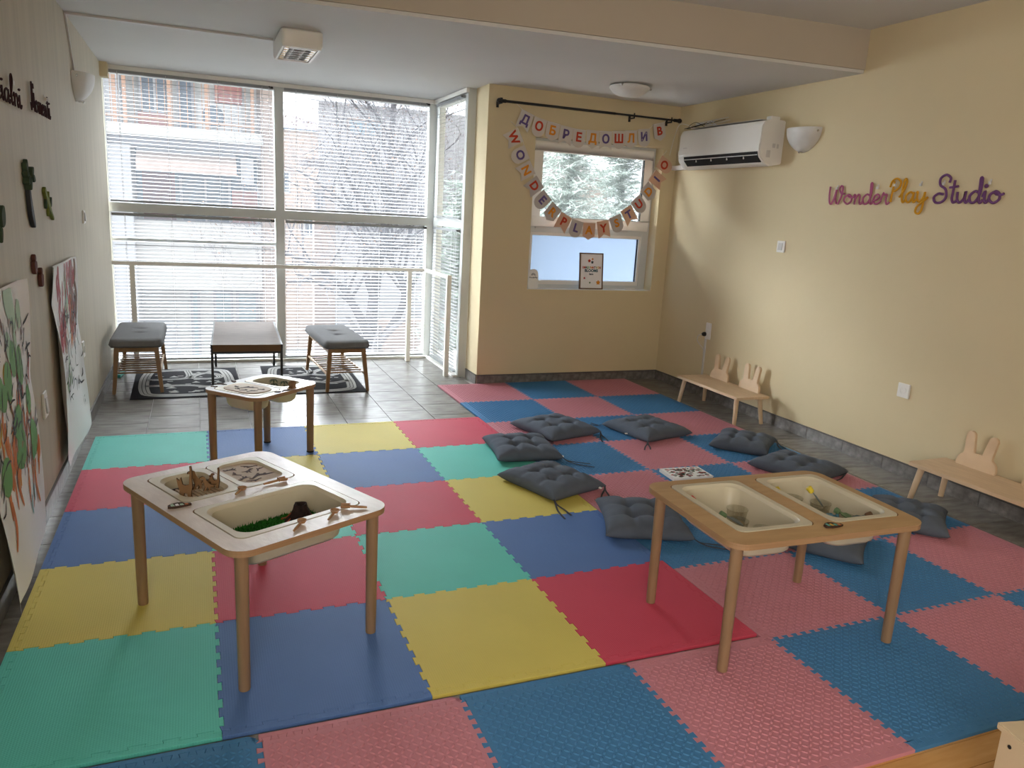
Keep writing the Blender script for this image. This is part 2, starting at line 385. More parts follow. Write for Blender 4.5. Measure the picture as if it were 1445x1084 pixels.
wl_ = sbox('wall_left', (XL - 0.2, -4.0, 0), (XL, YF - 0.04, ZU), M['wall_left'], 'cream left wall with paintings and painted wooden signs')
wr_ = sbox('wall_right', (XR, -4.0, 0), (XR + 0.2, YB + 0.3, ZU), M['wall'], 'cream right wall with air conditioner and yarn sign')
sbox('wall_rear', (XL - 0.2, -4.2, 0), (XR + 0.2, -4.0, ZU), M['wall'], 'cream wall behind the viewer')
# back wall with its small window opening
wx0, wx1, wz0, wz1 = 3.208, 4.450, 0.83, 2.10
q = MB(); T = lambda x, y, z: (x, z, y)
bm = bmesh.new()
outer = [(2.78, 0), (XR + 0.2, 0), (XR + 0.2, ZU), (2.78, ZU)]; hole = [(wx0, wz0), (wx1, wz0), (wx1, wz1), (wx0, wz1)]
wb_ = plate_with_holes('wall_back', outer, [hole], 0, 0.30, [M['wall'], M['wall']], None)
wb_.rotation_euler = (RD(90), 0, 0); wb_.location = (0, YB + 0.30, 0)
struct(wb_, 'cream back wall around the small window')
# ceilings
c = MB(); c.prism([(XL - 0.2, beam_y(XL)), (XR + 0.2, beam_y(XR)), (XR + 0.2, 4.5), (2.9, 4.5), (2.9, 5.6), (XL - 0.2, 5.6)], ZC, ZC + 0.02)
struct(c.build('ceiling', M['ceil']), 'white lower ceiling by the windows')
c = MB(); c.prism([(XL - 0.2, beam_y(XL) - 0.01), (XR + 0.2, beam_y(XR) - 0.01), (XR + 0.2, beam_y(XR) + 0.3), (XL - 0.2, beam_y(XL) + 0.3)], ZC + 0.021, ZU)
struct(c.build('trim_1', M['beam']), 'beige step between the two ceiling heights')
sbox('ceiling', (XL - 0.2, -4.2, ZU), (XR + 0.2, 5.7, ZU + 0.1), M['ceil'], 'raised ceiling over the near half of the room')
# skirting: stone pieces with a dark strip on top
def skirting(name, a, b, n_in, h=0.078, step=0.33, label=''):
    a = Vector((*a, 0)); b = Vector((*b, 0)); d = (b - a); L_ = d.length; d.normalize(); nrm = Vector((*n_in, 0))
    q = MB(); q.beam(a + nrm * 0.006 + Vector((0, 0, h + 0.004)), b + nrm * 0.006 + Vector((0, 0, h + 0.004)), 0.012, 0.007)
    o = struct(q.build(name, M['basetrim']), label); k = 0.0; cache = {}
    while k < L_ - 0.01:
        l = min(step, L_ - k); key = round(l, 3)
        if key not in cache:
            q = MB(); q.box((l / 2, 0.005, h / 2), (l - 0.003, 0.010, h)); cache[key] = q.mesh('stone', M['base'], bevel=0.0006)
        ang = math.atan2(d.y, d.x); p = a + d * k
        left = Vector((-d.y, d.x, 0))
        s = 1 if left.dot(nrm) > 0 else -1
        ob = link('stone', cache[key], o, p if s > 0 else p + nrm * 0.010, ang); k += step
    return o
skirting('baseboard_left', (XL, -3.9), (XL, YF - 0.04), (1, 0), label='grey stone skirting along the left wall')
skirting('baseboard_back', (2.78, YB), (XR - 0.012, YB), (0, -1), label='grey stone skirting under the small window')
skirting('baseboard_right', (XR, YB), (XR, -3.9), (-1, 0), step=0.335, label='grey stone skirting along the right wall')
skirting('baseboard_return', (2.78, 4.36), (2.78, YB), (-1, 0), label='short grey skirting beside the glazed corner')
# soffit notch at the top left of the glazing
sbox('trim_2', (XL - 0.1, 5.20, 2.35), (-0.035, 5.31, ZC - 0.001), M['wall'], 'cream box under the ceiling left of the window')

# ------------------------------------------------------------------ glazed bay
def winframe(name, label, members, panes, m=M['white'], gm=M['glass']):
    q = MB()
    for a, b in members: q.b2(a, b)
    o = struct(q.build(name, m, bevel=0.003), label)
    for a, b in panes:
        g = MB(); g.b2(a, b); g.build('pane', gm, o)
    return o
y0, y1 = YF, YF + 0.07
winframe('window_1', 'tall white-framed window wall facing the street',
    [((-0.13, y0, 0), (2.72, y1, 0.045)), ((-0.13, y0, 2.40), (2.72, y1, ZC)), ((-0.13, y0 + .001, 0.03), (-0.085, y1, 2.42)),
     ((1.245, y0 - 0.02, 0.0), (1.322, y1 + .001, 2.43)), ((2.655, y0 - 0.005, 0), (2.725, y1 + .002, ZC - 0.003)), ((-0.12, y0 - 0.012, 1.300), (2.66, y1 - .002, 1.378)),
     ((-0.09, y0 + 0.002, 1.058), (1.25, y1 - .03, 1.092))],
    [((-0.09, y0 + 0.045, 0.04), (1.25, y0 + 0.051, 1.305)), ((1.32, y0 + 0.045, 0.04), (2.66, y0 + 0.051, 1.305)),
     ((-0.09, y0 + 0.045, 1.37), (1.25, y0 + 0.051, 2.405)), ((1.32, y0 + 0.045, 1.37), (2.66, y0 + 0.051, 2.405))])
x0, x1 = 2.725, 2.785
winframe('window_2', 'narrow glazed side of the bay beside the back wall',
    [((x0, 4.385, 0), (x1, 5.36, 0.05)), ((x0 - .004, 4.385, 2.39), (x1, 5.36, ZC - .002)), ((x0 - 0.015, 4.385, 0), (x1 - .001, 4.455, ZC - .001)),
     ((x0 - .006, 4.40, 1.31), (x1 - .002, 5.355, 1.378)), ((x0, 5.25, 0.02), (x1 - .003, 5.36, 2.42))],
    [((x0 + .03, 4.45, 0.04), (x0 + .036, 5.26, 1.32)), ((x0 + .03, 4.45, 1.37), (x0 + .036, 5.26, 2.40))])
# rail under the ceiling that carries the blinds
q = MB(); q.b2((XL, y0 - 0.05, ZC - 0.035), (2.72, y0 - 0.013, ZC - 0.002)); q.b2((2.684, 4.36, ZC - 0.040), (2.709, 5.31, ZC - 0.004))
struct(q.build('trim_3', M['pvc']), 'pale strip under the ceiling above the blinds')
# sills
q = MB(); q.b2((-0.11, YF - 0.05, 0.0), (2.70, YF - 0.001, 0.018)); q.b2((2.67, 4.40, 0.0), (2.722, 5.31, 0.0175))
struct(q.build('trim_4', M['pvc']), 'low pale threshold along the glazing')

def blind(label, axis, u0, u1, fix, z0, z1, inward, cords):
    t = thing('window_blind', label, 'blind', ((u0 + u1) / 2, fix, z0) if axis == 'x' else (fix, (u0 + u1) / 2, z0), 0 if axis == 'x' else RD(-90), 'white slatted blinds of the bay')
    Lh = (u1 - u0); H = z1 - z0
    sm = MB(); tilt = RD(-14); wd = 0.025
    # slat: gently arched strip, outer (street) edge higher
    prof = [(-wd / 2, 0), (0, 0.0016), (wd / 2, 0)]
    vs = []
    for x in (-Lh / 2, Lh / 2):
        for yy, zz in prof:
            vs.append((x, yy * cos(tilt) + zz * sin(tilt), -yy * sin(tilt) + zz * cos(tilt)))
    for x in (-Lh / 2, Lh / 2):
        for yy, zz in prof:
            vs.append((x, yy * cos(tilt) + zz * sin(tilt), -yy * sin(tilt) + zz * cos(tilt) - 0.0007))
    sm.add(vs, [(0, 1, 4, 3), (1, 2, 5, 4), (6, 9, 10, 7), (7, 10, 11, 8), (0, 3, 9, 6), (2, 8, 11, 5), (0, 6, 7, 1), (1, 7, 8, 2), (3, 4, 10, 9), (4, 5, 11, 10)])
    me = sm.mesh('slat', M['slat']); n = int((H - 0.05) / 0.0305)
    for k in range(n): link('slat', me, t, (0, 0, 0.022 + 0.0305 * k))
    q = MB(); q.box((0, 0, H - 0.012), (Lh, 0.027, 0.024)); q.build('headrail', M['slat'], t, bevel=0.002)
    q = MB(); q.box((0, 0, 0.006), (Lh, 0.026, 0.012)); q.build('bottom_rail', M['slat'], t, bevel=0.002)
    q = MB()
    for c_ in cords:
        for dy in (-0.0145, 0.0145): q.box((-Lh / 2 + c_, dy, H / 2), (0.0022, 0.0012, H - 0.02))
    q.build('ladder_cord', M['cord'], t)
    q = MB(); q.box((Lh / 2 - 0.03, -0.018, H - 0.008), (0.012, 0.006, 0.010)); q.box((Lh / 2 - 0.010, -0.018, H - 0.012), (0.022, 0.008, 0.012)); q.build('cord_lock', M['rubber'], t)
    q = MB(); q.tube([(Lh / 2 - 0.035, -0.018, H - 0.012), (Lh / 2 - 0.033, -0.02, H * 0.45)], 0.0018, 5); q.ball((Lh / 2 - 0.033, -0.02, H * 0.45 - 0.01), 0.007, 8, 6, (1, 1, 1.6)); q.build('pull_cord', M['cord'], t)
    return t
yb = YF - 0.03
blind('white slatted blind over the upper left pane, in front of the balcony view', 'x', -0.075, 1.235, yb, 1.385, 2.425, -1, [0.10, 0.46, 0.86, 1.22])
blind('white slatted blind over the upper middle pane, in front of the treetop', 'x', 1.33, 2.645, yb, 1.385, 2.425, -1, [0.10, 0.46, 0.86, 1.22])
blind('white slatted blind over the lower left pane, behind the coffee table', 'x', -0.075, 1.235, yb, 0.03, 1.293, -1, [0.10, 0.46, 0.86, 1.22])
blind('white slatted blind over the lower middle pane, behind the right stool', 'x', 1.33, 2.645, yb, 0.03, 1.293, -1, [0.10, 0.46, 0.86, 1.22])
blind('narrow white blind over the upper side pane next to the back wall', 'y', 4.46, 5.24, 2.700, 1.385, 2.410, -1, [0.12, 0.60])
blind('narrow white blind over the lower side pane behind the rail end', 'y', 4.46, 5.24, 2.700, 0.03, 1.300, -1, [0.12, 0.60])

# guard rail
t = thing('guard_rail', 'white metal guard rail in front of the tall windows', 'railing', (1.25, 5.17, 0))
q = MB(); q.b2((-1.33, -.015, .872), (1.35, .015, .902)); q.beam((1.35, 0, .887), (1.367, -.735, .887), .03, .03); q.build('handrail', M['pvc'], t, bevel=.002)
for px_, py_, hh in ((-1.18, 0, .872), (1.20, 0, .872), (1.367, -.72, .905)):
    q = MB(); q.b2((-.02, -.02, 0), (.02, .02, hh)); q.build('post', M['pvc'], t, loc=(px_, py_, 0), bevel=.002)

# ------------------------------------------------------------------ small window
yf0, yf1 = 4.20, 4.28
t = winframe('window_3', 'small white plastic window above the framed picture',
    [((wx0, yf0, wz0), (wx0 + 0.055, yf1, wz1)), ((wx1 - 0.075, yf0, wz0), (wx1, yf1, wz1)), ((wx0, yf0 + .001, wz1 - 0.05), (wx1, yf1 - .001, wz1)), ((wx0, yf0 + .001, wz0), (wx1, yf1 - .001, wz0 + 0.035)),
     ((wx0 + .01, yf0 + .002, 1.315), (wx1 - .01, yf1 - .002, 1.375))], [])
g = MB(); g.b2((wx0 + .07, yf0 + 0.04, 0.88), (wx1 - .085, yf0 + 0.046, 1.32)); g.build('pane', M['frost'], t)
q = MB(); ax0, ax1, az0, az1 = wx0 + 0.035, wx1 - 0.03, 1.365, 2.075
for a, b in (((ax0, az0), (ax1, az0 + .085)), ((ax0, az1 - .08), (ax1, az1)), ((ax0, az0 + .085), (ax0 + .09, az1 - .08)), ((ax1 - .09, az0 + .085), (ax1, az1 - .08))):
    q.b2((a[0], yf0 - 0.02, a[1]), (b[0], yf0 + 0.03, b[1]))
sash = q.build('sash', M['pvc'], t, bevel=.003)
q = MB(); q.b2((ax0 + .085, yf0 + .012, az0 + .08), (ax1 - .085, yf0 + .017, az1 - .075)); q.build('pane', M['haze'], sash)
q = MB(); q.b2((ax1 - .093, yf0 - .019, az0 + .09), (ax1 - .083, yf0 + .01, az1 - .085)); q.build('gasket', M['rubber'], sash)
q = MB(); q.b2((wx0 + .055, yf0 + .005, wz0 + .035), (wx1 - .075, yf0 + .05, wz0 + .07)); q.b2((wx0 + .055, yf0 + .005, 1.29), (wx1 - .075, yf0 + .05, 1.318)); q.b2((wx0 + .055, yf0 + .006, wz0 + .035), (wx0 + .075, yf0 + .05, 1.318)); q.b2((wx1 - .095, yf0 + .006, wz0 + .035), (wx1 - .075, yf0 + .05, 1.318)); q.build('lower_frame', M['pvc'], t)
q = MB(); q.b2((wx1 - .099, yf0 + .02, wz0 + .07), (wx1 - .092, yf0 + .045, 1.29)); q.build('gasket', M['rubber'], t)
q = MB(); q.b2((3.95, yf0 - .012, 1.378), (4.06, yf0 - .002, 1.39)); q.b2((3.30, yf0 - .012, 1.35), (3.40, yf0 - .002, 1.362)); q.b2((4.10, yf0 - .010, 1.35), (4.22, yf0 - .002, 1.362)); q.build('hinge', M['plastic_grey'], t)
q = MB(); q.b2((wx0 + .001, YB + .002, wz0 - .006), (wx1 - .001, yf0, wz0 + .004)); struct(q.build('trim_5', M['pvc']), 'white inner sill of the small window')
# ------------------------------------------------------------------ foam play mats
def wave(n, h, dove, flip=False):
    # interlocking edge as (t, offset) along 0..1; straight at both ends
    P = [(0, 0)]; per = 1.0 / n
    for k in range(n):
        a = (k + 0.27) * per; b = (k + 0.73) * per; s = 1
        P += [(a, -h), (a - dove, h), (b + dove, h), (b, -h)]
    P += [(1, 0)]
    out = []
    for i, p in enumerate(P): out.append(p)
    return out
_tilecache = {}
def mat_tile(name, i, j, size, th, W, mats, parent, x0, y0, bumps=False, strips=(), e=0.028):
    """tile in column i, row j; W = wave; interior sides get teeth, strips lists sides with a border strip"""
    s = size
    def side(a, b, nrm):
        a = Vector(a); b = Vector(b); n_ = Vector(nrm)
        return [a + (b - a) * t + n_ * o for t, o in W]
    # low side (x=0): offset along +x ; consistent in global sense
    bot = side((0, 0), (s, 0), (0, 1)); right = side((s, 0), (s, s), (1, 0))
    top = side((0, s), (s, s), (0, 1)); left = side((0, 0), (0, s), (1, 0))
    ring = bot[:-1] + right[:-1] + top[::-1][:-1] + left[::-1][:-1]
    def solid(ring, nm, par, bmp=False):
        ck = (mats.name, nm, round(s, 4), tuple((round(p.x, 4), round(p.y, 4)) for p in ring))
        if ck in _tilecache: return link(nm, _tilecache[ck], par, (x0 + i * s, y0 + j * s, 0))
        q = MB(); n = len(ring)
        # inset top ring slightly for a soft seam
        ins = []
        for k in range(n):
            p0, p1, p2 = ring[k - 1], ring[k], ring[(k + 1) % n]
            d1 = (p1 - p0).normalized(); d2 = (p2 - p1).normalized()
            n1 = Vector((-d1.y, d1.x)); n2 = Vector((-d2.y, d2.x)); m_ = n1 + n2
            m_ = m_ / max(0.35, m_.length_squared / 2) if m_.length > 1e-6 else n1
            m_ = m_ if m_.length < 1.6 else m_ * (1.6 / m_.length)
            ins.append((p1 + m_ * 0.0012, p1 + m_ * 0.0004))
        vs = [(p[1].x, p[1].y, 0) for p in ins] + [(p[1].x, p[1].y, th - 0.0012) for p in ins] + [(p[0].x, p[0].y, th) for p in ins]
        fs = [tuple(range(n - 1, -1, -1)), tuple(range(2 * n, 3 * n))]
        for L0 in (0, n):
            fs += [(L0 + k, L0 + (k + 1) % n, L0 + n + (k + 1) % n, L0 + n + k) for k in range(n)]
        q.add(vs, fs)
        if bmp:
            N = 30; pt = s / N
            for a in range(N):
                for b in range(N):
                    cx, cy = (a + .5) * pt, (b + .5) * pt
                    if min(cx, cy, s - cx, s - cy) < 0.017: continue
                    an = pi / 4 if (a + b) % 2 else -pi / 4
                    ca, sa = cos(an), sin(an); vs = []
                    for rr, zz in ((1, 0.0), (.70, .0025)):
                        for k in range(7):
                            t = 2 * pi * k / 7; x, y = .0098 * rr * cos(t), .0044 * rr * sin(t)
                            vs.append((cx + ca * x - sa * y, cy + sa * x + ca * y, th + zz - .0001))
                    vs.append((cx, cy, th + .0032))
                    fs = [(k, (k + 1) % 7, 7 + (k + 1) % 7, 7 + k) for k in range(7)] + [(7 + k, 7 + (k + 1) % 7, 14) for k in range(7)]
                    q.add(vs, fs)
        me = bpy.data.meshes.new(nm); me.from_pydata(q.v, [], q.f); me.materials.append(mats)
        if bmp:
            me.polygons.foreach_set('use_smooth', [True] * len(me.polygons)); me.set_sharp_from_angle(angle=RD(50))
        me.update(); _tilecache[ck] = me
        return link(nm, me, par, (x0 + i * s, y0 + j * s, 0))
    o = solid(ring, name, parent, bumps)
    for st in strips:
        eL = e if 'L' in strips else 0; eR = e if 'R' in strips else 0
        if st == 'B': r = [Vector((-eL, -e)), Vector((s + eR, -e))] + ([Vector((s + eR, 0))] if eR else []) + side((0, 0), (s, 0), (0, 1))[::-1] + ([Vector((-eL, 0))] if eL else [])
        if st == 'T': r = ([Vector((-eL, s))] if eL else []) + side((0, s), (s, s), (0, 1)) + ([Vector((s + eR, s))] if eR else []) + [Vector((s + eR - (e if i < 0 and s < .59 else 0), s + e)), Vector((-eL, s + e))]
        if st == 'L': r = [Vector((-e, s)), Vector((-e, e if (j == 0 and s < .59) else 0))] + side((0, 0), (0, s), (1, 0))
        if st == 'R': r = [Vector((s + e, 0)), Vector((s + e, s))] + side((s, 0), (s, s), (1, 0))[::-1]
        solid(r, 'edge_strip', parent)
    return o
WS = wave(7, 0.0062, 0.004)
WD = wave(14, 0.0085, 0.0065)
sm_ = thing('foam_play_mat', 'smooth puzzle mat of teal, red, blue and yellow foam tiles on the left', 'play mat', (0, 0, 0))
colsS = ['TBYR', 'RYBT', 'BTRY', 'YRTB', 'TBYR']   # rows from the far edge to the near edge
nmS = {'T': ('f_teal', 'teal'), 'R': ('f_red', 'red'), 'B': ('f_blue', 'blue'), 'Y': ('f_yellow', 'yellow')}
for r, row in enumerate(colsS):
    for c_, ch in enumerate(row):
        st = ''
        if r == 0: st += 'T'
        if r == 4: st += 'B'
        if c_ == 0: st += 'L'
        if c_ == 3: st += 'R'
        o = mat_tile('foam_tile', c_, 4 - r, 0.6, 0.012, WS, M[nmS[ch][0]], sm_, 0, 0, False, st, 0.026)
        o['label'] = '%s smooth foam tile' % nmS[ch][1]
dm_ = thing('foam_play_mat', 'textured puzzle mat of pink and petrol blue foam tiles on the right and in front', 'play mat', (2.455, -0.07, 0))
DS = 0.5875
for j in range(-1, 7):
    for i in range(-4, 3):
        if i < 0 and j >= 0: continue
        st = ''
        if j == 6: st += 'T'
        if j == -1: st += 'B'
        if i == 2: st += 'R'
        if i < 0: st += 'T'
        if i == 0 and j >= 0: st += 'L'
        # far-left tile (i=0, j=6) is pink
        pink = ((i + j) % 2 == 0)
        o = mat_tile('foam_tile', i, j, DS, 0.0115, WD, M['d_pink'] if pink else M['d_blue'], dm_, 0, 0, True, st, 0.026)
        o['label'] = ('pink' if pink else 'petrol blue') + ' foam tile with raised tread pattern'
# ------------------------------------------------------------------ trays and activity tables
def tray_mesh(hx, hy, depth, r=0.05):
    rings = []
    def R_(ax, ay, rr, z): rings.append([(x, y, z) for x, y in rrect(ax, ay, rr)])
    f = 0.022
    R_(hx, hy, 0.028, -0.004); R_(hx, hy, 0.028, 0.0015); R_(hx - f, hy - f, r, 0.0015); R_(hx - f - .002, hy - f - .002, r, -0.004)
    R_(hx - f - .010, hy - f - .010, r, -0.010); R_(hx - f - .011, hy - f - .011, r, -0.03); R_(hx - f - .022, hy - f - .022, r, -depth + .012); R_(hx - f - .034, hy - f - .034, r * .9, -depth)
    R_(hx - f - .030, hy - f - .030, r * .9, -depth - .004); R_(hx - f - .017, hy - f - .017, r, -depth + .010); R_(hx - f - .005, hy - f - .005, r, -0.022); R_(hx - 0.012, hy - 0.012, .03, -0.020); R_(hx - .004, hy - .004, .028, -0.004)
    q = MB(); n = len(rings[0]); q.loft(rings[:8], False, True); q.loft(rings[8:], True, False)
    a = rings[12]; b = rings[0]; q.loft([a, b], False, False)
    return q
def act_table(name, label, loc, rz, hx, hy, ztop, trays, legs, topm, edgem, leg_r=0.019, rad=0.065, zfloor=0.012, feet=False):
    t = thing(name, label, 'table', (loc[0], loc[1], zfloor), rz)
    zt = ztop - zfloor
    holes = [rrect(a + .0042, b + .0042, .031, 6, cx, cy) for cx, cy, a, b, d, tl in trays]
    plate_with_holes('table_top', rrect(hx, hy, rad, 8), holes, zt - .020, zt, [topm, edgem], t)
    for cx, cy, a, b, d, tl in trays:
        o = tray_mesh(a, b, d).build('tray', M['tray'], t, smooth=True, loc=(cx, cy, zt), angle=50)
        if tl: o['label'] = tl
    for x, y in legs:
        q = MB(); H = zt - .020
        q.tube([(0, 0, 0), (0, 0, .006), (0, 0, H)], [leg_r * .88, leg_r * .93, leg_r * 1.08], 20)
        lg = q.build('leg', M['wood_leg'], t, smooth=True, loc=(x, y, 0))
        if feet:
            q = MB(); q.tube([(0, 0, 0), (0, 0, .008)], leg_r * 1.02, 16); q.build('foot_pad', M['rubber'], lg, smooth=True)
    return t
angL = RD(116.3)
legs_b = [(-.345, -.225), (.345, -.225), (-.345, .225), (.345, .225)]
LT = act_table('activity_table', 'pale wooden activity table with one large and two small sensory trays, on the left', (.727, .600), angL, .400, .285, .480,
    [(-.165, 0, .150, .222, .120, None), (.200, .106, .145, .103, .075, None), (.200, -.106, .145, .103, .03, None)],
    [(-.352, -.238), (.352, -.238), (-.352, .238), (.352, .238)], M['wood_top'], M['ply_edge'])
RT = act_table('activity_table', 'tan plywood activity table with two cream trays of cups, near the right', (2.512, .040), RD(-2.0), .402, .290, .487,
    [(-.165, .022, .152, .222, .116, None), (.215, .022, .148, .222, .116, None)],
    [(-.352, -.235), (.350, -.240), (-.352, .235), (.350, .235)], M['wood_oak'], M['ply_edge'], zfloor=.0155)
angS = RD(43)
ST = act_table('activity_table', 'small white-topped activity table in front of the window', (.897, 2.440), angS, .258, .205, .432,
    [(-.115, 0, .105, .150, .100, None), (.115, 0, .105, .150, .100, None)],
    [(-.213, -.165), (.213, -.165), (-.213, .165), (.213, .165)], M['white_top'], M['ply_edge'], leg_r=.021, rad=.07, feet=True)
def W2(t, x, y, z):  # table-local to world
    e = t.rotation_euler[2]; return (t.location[0] + cos(e) * x - sin(e) * y, t.location[1] + sin(e) * x + cos(e) * y, z)
def flatpiece(name, poly, th, m, em, label, cat, loc, rz, scale=1.0, group=None, upright=False, parent=None):
    q = MB(); P = [(x * scale, y * scale) for x, y in poly]
    if upright: q.prism(P, -th / 2, th / 2, lambda x, y, z: (x, z, y))
    else: q.prism(P, 0, th)
    q.m = [1] * len(q.f); q.m[0] = q.m[1] = 0
    o = q.build(name, [m, em], parent, loc=loc, rz=rz)
    if label: tag(o, label, cat, group)
    return o
# silhouettes (about one unit long)
DINO = [(-.5, .05), (-.38, .12), (-.25, .2), (-.1, .28), (.05, .3), (.16, .34), (.24, .46), (.3, .62), (.36, .74), (.46, .76), (.54, .7), (.5, .64), (.42, .64), (.38, .5), (.33, .34), (.28, .2), (.24, .0), (.16, .0), (.14, .12), (0, .1), (-.05, 0), (-.13, 0), (-.14, .1), (-.25, .07), (-.38, .02)]
REX = [(-.5, .3), (-.35, .3), (-.2, .36), (-.05, .5), (.05, .68), (.1, .84), (.22, .9), (.38, .84), (.4, .76), (.24, .74), (.2, .62), (.3, .52), (.27, .48), (.17, .52), (.14, .38), (.1, .24), (.14, .1), (.2, .0), (.06, 0), (.02, .14), (-.04, .2), (-.1, .08), (-.04, 0), (-.18, 0), (-.18, .14), (-.24, .24), (-.36, .24)]
BUNT = [(-.3, 0), (-.28, .3), (-.35, .5), (-.42, .9), (-.28, .78), (-.2, .95), (-.12, .6), (.02, .56), (.2, .62), (.22, .9), (.26, 1.3), (.24, 1.55), (.32, 1.56), (.36, 1.3), (.34, .9), (.36, .5), (.3, .2), (.3, 0), (.12, 0), (.1, .16), (-.05, .16), (-.08, 0)]
LIZ = [(-.5, .02), (-.3, .06), (-.2, .2), (-.12, .2), (-.14, .08), (.05, .1), (.12, .24), (.2, .22), (.16, .08), (.3, .1), (.46, .14), (.54, .02), (.46, -.08), (.3, -.05), (.18, -.06), (.2, -.2), (.12, -.22), (.06, -.08), (-.12, -.06), (-.14, -.2), (-.22, -.18), (-.2, -.05), (-.34, -.02)]
# big tray: grass with volcano
zg = .480 - .120 + .003
q = MB(); nx, ny = 30, 44; hx_, hy_ = .098, .168; vs = []; fs = []
for i in range(nx + 1):
    for j in range(ny + 1):
        x = -hx_ + 2 * hx_ * i / nx; y = -hy_ + 2 * hy_ * j / ny
        vs.append((x, y, .030 + .012 * random.random() + .012 * math.exp(-((x - .0) ** 2 + (y + .05) ** 2) / .003)))
for i in range(nx):
    for j in range(ny):
        a = i * (ny + 1) + j; fs.append((a, a + ny + 1, a + ny + 2, a + 1))
q.add(vs, fs)
for s_ in range(1500):
    x = random.uniform(-hx_, hx_); y = random.uniform(-hy_, hy_); an = random.uniform(0, 6.28)
    b = Vector((x, y, .032)); d = Vector((cos(an), sin(an), 0)) * .004; k = Vector((random.uniform(-.004, .004), random.uniform(-.004, .004), random.uniform(.012, .018)))
    q.add([b - d, b + d, b + k], [(0, 1, 2)])
tag(q.build('grass', M['grass'], loc=W2(LT, -.165, 0, zg), rz=angL), 'bright green artificial grass filling the large tray', 'grass', kind='stuff')
def volcano(name, label, x, y, R_, H_):
    t = thing(name, label, 'toy', W2(LT, x, y, zg + .032), angL)
    prof = [(R_, 0), (R_ * .8, H_ * .14), (R_ * .5, H_ * .45), (R_ * .33, H_ * .8), (R_ * .28, H_), (R_ * .2, H_ * .97), (R_ * .12, H_ * .82), (0, H_ * .8)]
    q = MB(); q.lathe(prof, 22)
    q.v = [(vx * (1 + .14 * sin(5 * math.atan2(vy, vx) + 9 * vz)), vy * (1 + .14 * cos(4 * math.atan2(vy, vx))), vz) for vx, vy, vz in q.v]
    q.build('cone', M['rock'], t)
    for k in range(5):
        a = k * 1.256 + .3; q = MB()
        q.tube([(R_ * .47 * cos(a + .1), R_ * .47 * sin(a + .1), H_ * .5), (R_ * .8 * cos(a - .05), R_ * .8 * sin(a - .05), H_ * .15), (R_ * 1.05 * cos(a), R_ * 1.05 * sin(a), .002)], [.003, .007, .010], 6)
        q.build('lava_stream', M['lava'], t, smooth=True)
volcano('toy_volcano', 'dark toy volcano with orange lava standing in the grass tray', -.175, -.075, .074, .080)
t = thing('toy_crater', 'low orange-brown toy crater in the left corner of the grass tray', 'toy', W2(LT, -.215, .125, zg + .036), angL)
q = MB(); q.lathe([(.030, 0), (.028, .012), (.020, .016), (.012, .008), (0, .007)], 16); q.build('rim', M['lava'], t, smooth=True)
q = MB(); q.lathe([(.012, .009), (0, .0095)], 12); q.build('pool', M['rock'], t)
# grate with slats and upright animals in small tray A
zA = .480
t = thing('slatted_grate', 'slatted wooden grate lying in the small left tray', 'grate', W2(LT, .200, .106, zA - .020), angL)
for k in range(9):
    y = -.062 + k * .0155
    q = MB(); q.box((0, 0, .0), (.150, .0085, .004)); q.build('slat', M['board_wood'], t, loc=(-.034, y, 0))
q = MB(); q.box((.042, 0, 0.0), (.008, .136, .005)); q.box((-.110, 0, 0.0), (.008, .110, .005)); q.build('frame_bar', M['laser_edge'], t)
for label, x, y, sc, poly, rz_ in [
    ('tall wooden giraffe cutout standing at the left of the grate', .155, .158, .070, BUNT, RD(-25)),
    ('wooden animal cutout leaning back in the middle of the grate', .195, .098, .080, REX, RD(200)),
    ('second wooden animal cutout right of the middle one on the grate', .160, .080, .060, REX, RD(190)),
    ('small wooden animal cutout near the right end of the grate', .170, .045, .048, BUNT, RD(-30)),
    ('low wooden lizard cutout behind the small one on the grate', .215, .055, .060, DINO, RD(-30))]:
    flatpiece('animal_cutout', poly, .006, M['laser_wood'], M['laser_edge'], label, 'toy', W2(LT, x, y, zA - .0175), rz_, sc, 'standing animal cutouts', upright=True)
# puzzle board in small tray B
t = thing('puzzle_board', 'wooden puzzle board with dark animal cutouts in the small right tray', 'puzzle', W2(LT, .200, -.106, zA - .006), angL)
q = MB(); q.prism(rrect(.116, .074, .045, 8), -.006, 0); q.build('board', M['board_wood'], t)
for k, (x, y, sc, poly, r) in enumerate([(.075, .030, .042, REX, 20), (.070, -.030, .046, DINO, 200), (.022, .045, .040, DINO, 150), (.018, -.005, .044, REX, 250), (-.030, .040, .042, REX, 60), (-.075, .030, .042, DINO, 230), (-.045, -.025, .075, DINO, 60), (.020, -.052, .036, DINO, 90)]):
    q = MB(); ca, sa = cos(RD(r)), sin(RD(r)); q.prism([((ca * a - sa * (b - .25)) * sc * 1.05, (sa * a + ca * (b - .25)) * sc * 1.15) for a, b in poly], -.003, .0008)
    q.build('animal_shape', M['laser_edge'], t, loc=(x, y, 0))
